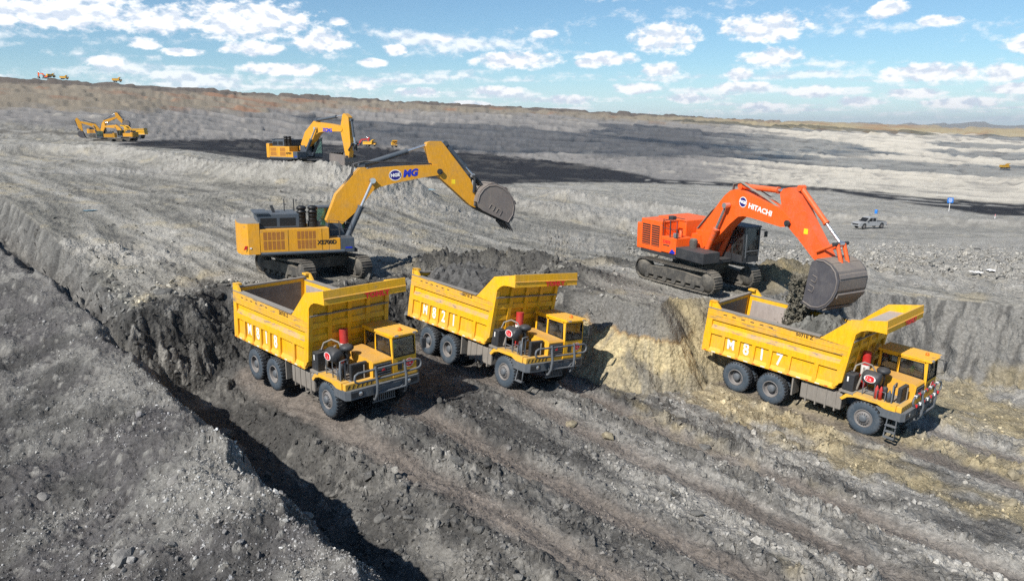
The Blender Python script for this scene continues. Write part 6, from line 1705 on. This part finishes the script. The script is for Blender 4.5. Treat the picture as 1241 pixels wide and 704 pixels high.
# ------------------------------------------------------------------ hills on the horizon and the clouds overhead whose shade lies on the far wall
flat('hill_soil', (.17, .15, .11), 0.95)
def hills():
    n = 160; az = np.linspace(math.radians(6), math.radians(50), n); rows = []
    for k, D in enumerate((14000, 16000, 18500)):
        amp = np.array([0, 1, 0.55])[k]
        hgt = (45 + 95 * np.clip(0.35 + fbm(az * 22, az * 0 + 3, 4, 401), 0, 2) * sstep(math.radians(10), math.radians(26), az)) * amp - 30 * (k == 0)
        rows.append(np.stack([np.sin(az) * D, np.cos(az) * D, hgt + CZ - 10], -1))
    co = np.array(rows).reshape(-1, 3); idx = np.arange(3 * n).reshape(3, n)
    q = np.stack([idx[:-1, :-1], idx[:-1, 1:], idx[1:, 1:], idx[1:, :-1]], -1).reshape(-1, 4)
    link('hills', mesh_from_np('hills', co, q, 'hill_soil', True), 'structure')


hills()
flat('cloud_white', (.86, .87, .89), 1.0, 0.0)
_ct = NT(MATS['cloud_white'].node_tree); _cb = _ct.n['Principled BSDF']; _tr = _ct.new('ShaderNodeBsdfTransparent'); _mx = _ct.new('ShaderNodeMixShader'); _mx.inputs[0].default_value = 0.34
_ct.l.new(_tr.outputs[0], _mx.inputs[1]); _ct.l.new(_cb.outputs[0], _mx.inputs[2]); _ct.l.new(_mx.outputs[0], next(n for n in _ct.n if n.type == 'OUTPUT_MATERIAL').inputs[0])
def cloud(cx, cy, h, sx, sy, seed):
    """a flat-bottomed heap of lobes floating at height h, placed where its shade falls on (cx, cy)"""
    off = SUN_DIR * (h / SUN_DIR.z); rg = np.random.default_rng(seed)
    n, m = 44, 36
    th = np.linspace(0, 2 * np.pi, n, endpoint=False); ph = np.linspace(-0.5 * np.pi, 0.5 * np.pi, m)
    T_, P_ = np.meshgrid(th, ph, indexing='ij')
    r = 1 + 0.35 * fbm(np.cos(T_) * 1.6 + seed, np.sin(T_) * 1.6 + P_ * 1.2, 4, seed)
    X_ = cx + off.x + sx * r * np.cos(P_) * np.cos(T_); Y_ = cy + off.y + sy * r * np.cos(P_) * np.sin(T_); Z_ = h + CZ + np.where(P_ > 0, 0.3, 0.05) * min(sx, sy) * r * np.sin(P_)
    idx = np.arange(n * m).reshape(n, m); nx = np.roll(idx, -1, axis=0)
    q = np.stack([idx[:, :-1], nx[:, :-1], nx[:, 1:], idx[:, 1:]], -1).reshape(-1, 4)
    link('cloud', mesh_from_np('cloud', np.stack([X_, Y_, Z_], -1).reshape(-1, 3), q, 'cloud_white', True), 'structure')


for k, (cx, cy, sx, sy) in enumerate([(40, 640, 200, 120), (215, 800, 160, 130), (300, 560, 120, 60), (520, 800, 90, 70), (640, 980, 120, 60), (560, 1250, 130, 60), (470, 560, 70, 30), (820, 1250, 100, 60), (360, 1150, 110, 60)]):
    cloud(cx, cy, 950.0, sx, sy, 610 + k)

# ------------------------------------------------------------------ the air: thin dust haze in one closed box round everything on the ground
def haze(density=4.5e-5):
    m = bpy.data.materials.new('haze_air'); m.use_nodes = True; t = NT(m.node_tree)
    for nd in list(t.n): t.n.remove(nd)
    v = t.new('ShaderNodeVolumePrincipled'); v.inputs['Color'].default_value = (0.88, 0.93, 1.0, 1); v.inputs['Density'].default_value = density; v.inputs['Anisotropy'].default_value = 0.2
    o = t.new('ShaderNodeOutputMaterial'); t.l.new(v.outputs[0], o.inputs['Volume']); MATS['haze_air'] = m
    b = MB().box(-29500, 29500, -400, 29500, CZ - 75, CZ + 330).build('haze', 'haze_air', None, kind='stuff')
    return b


haze()
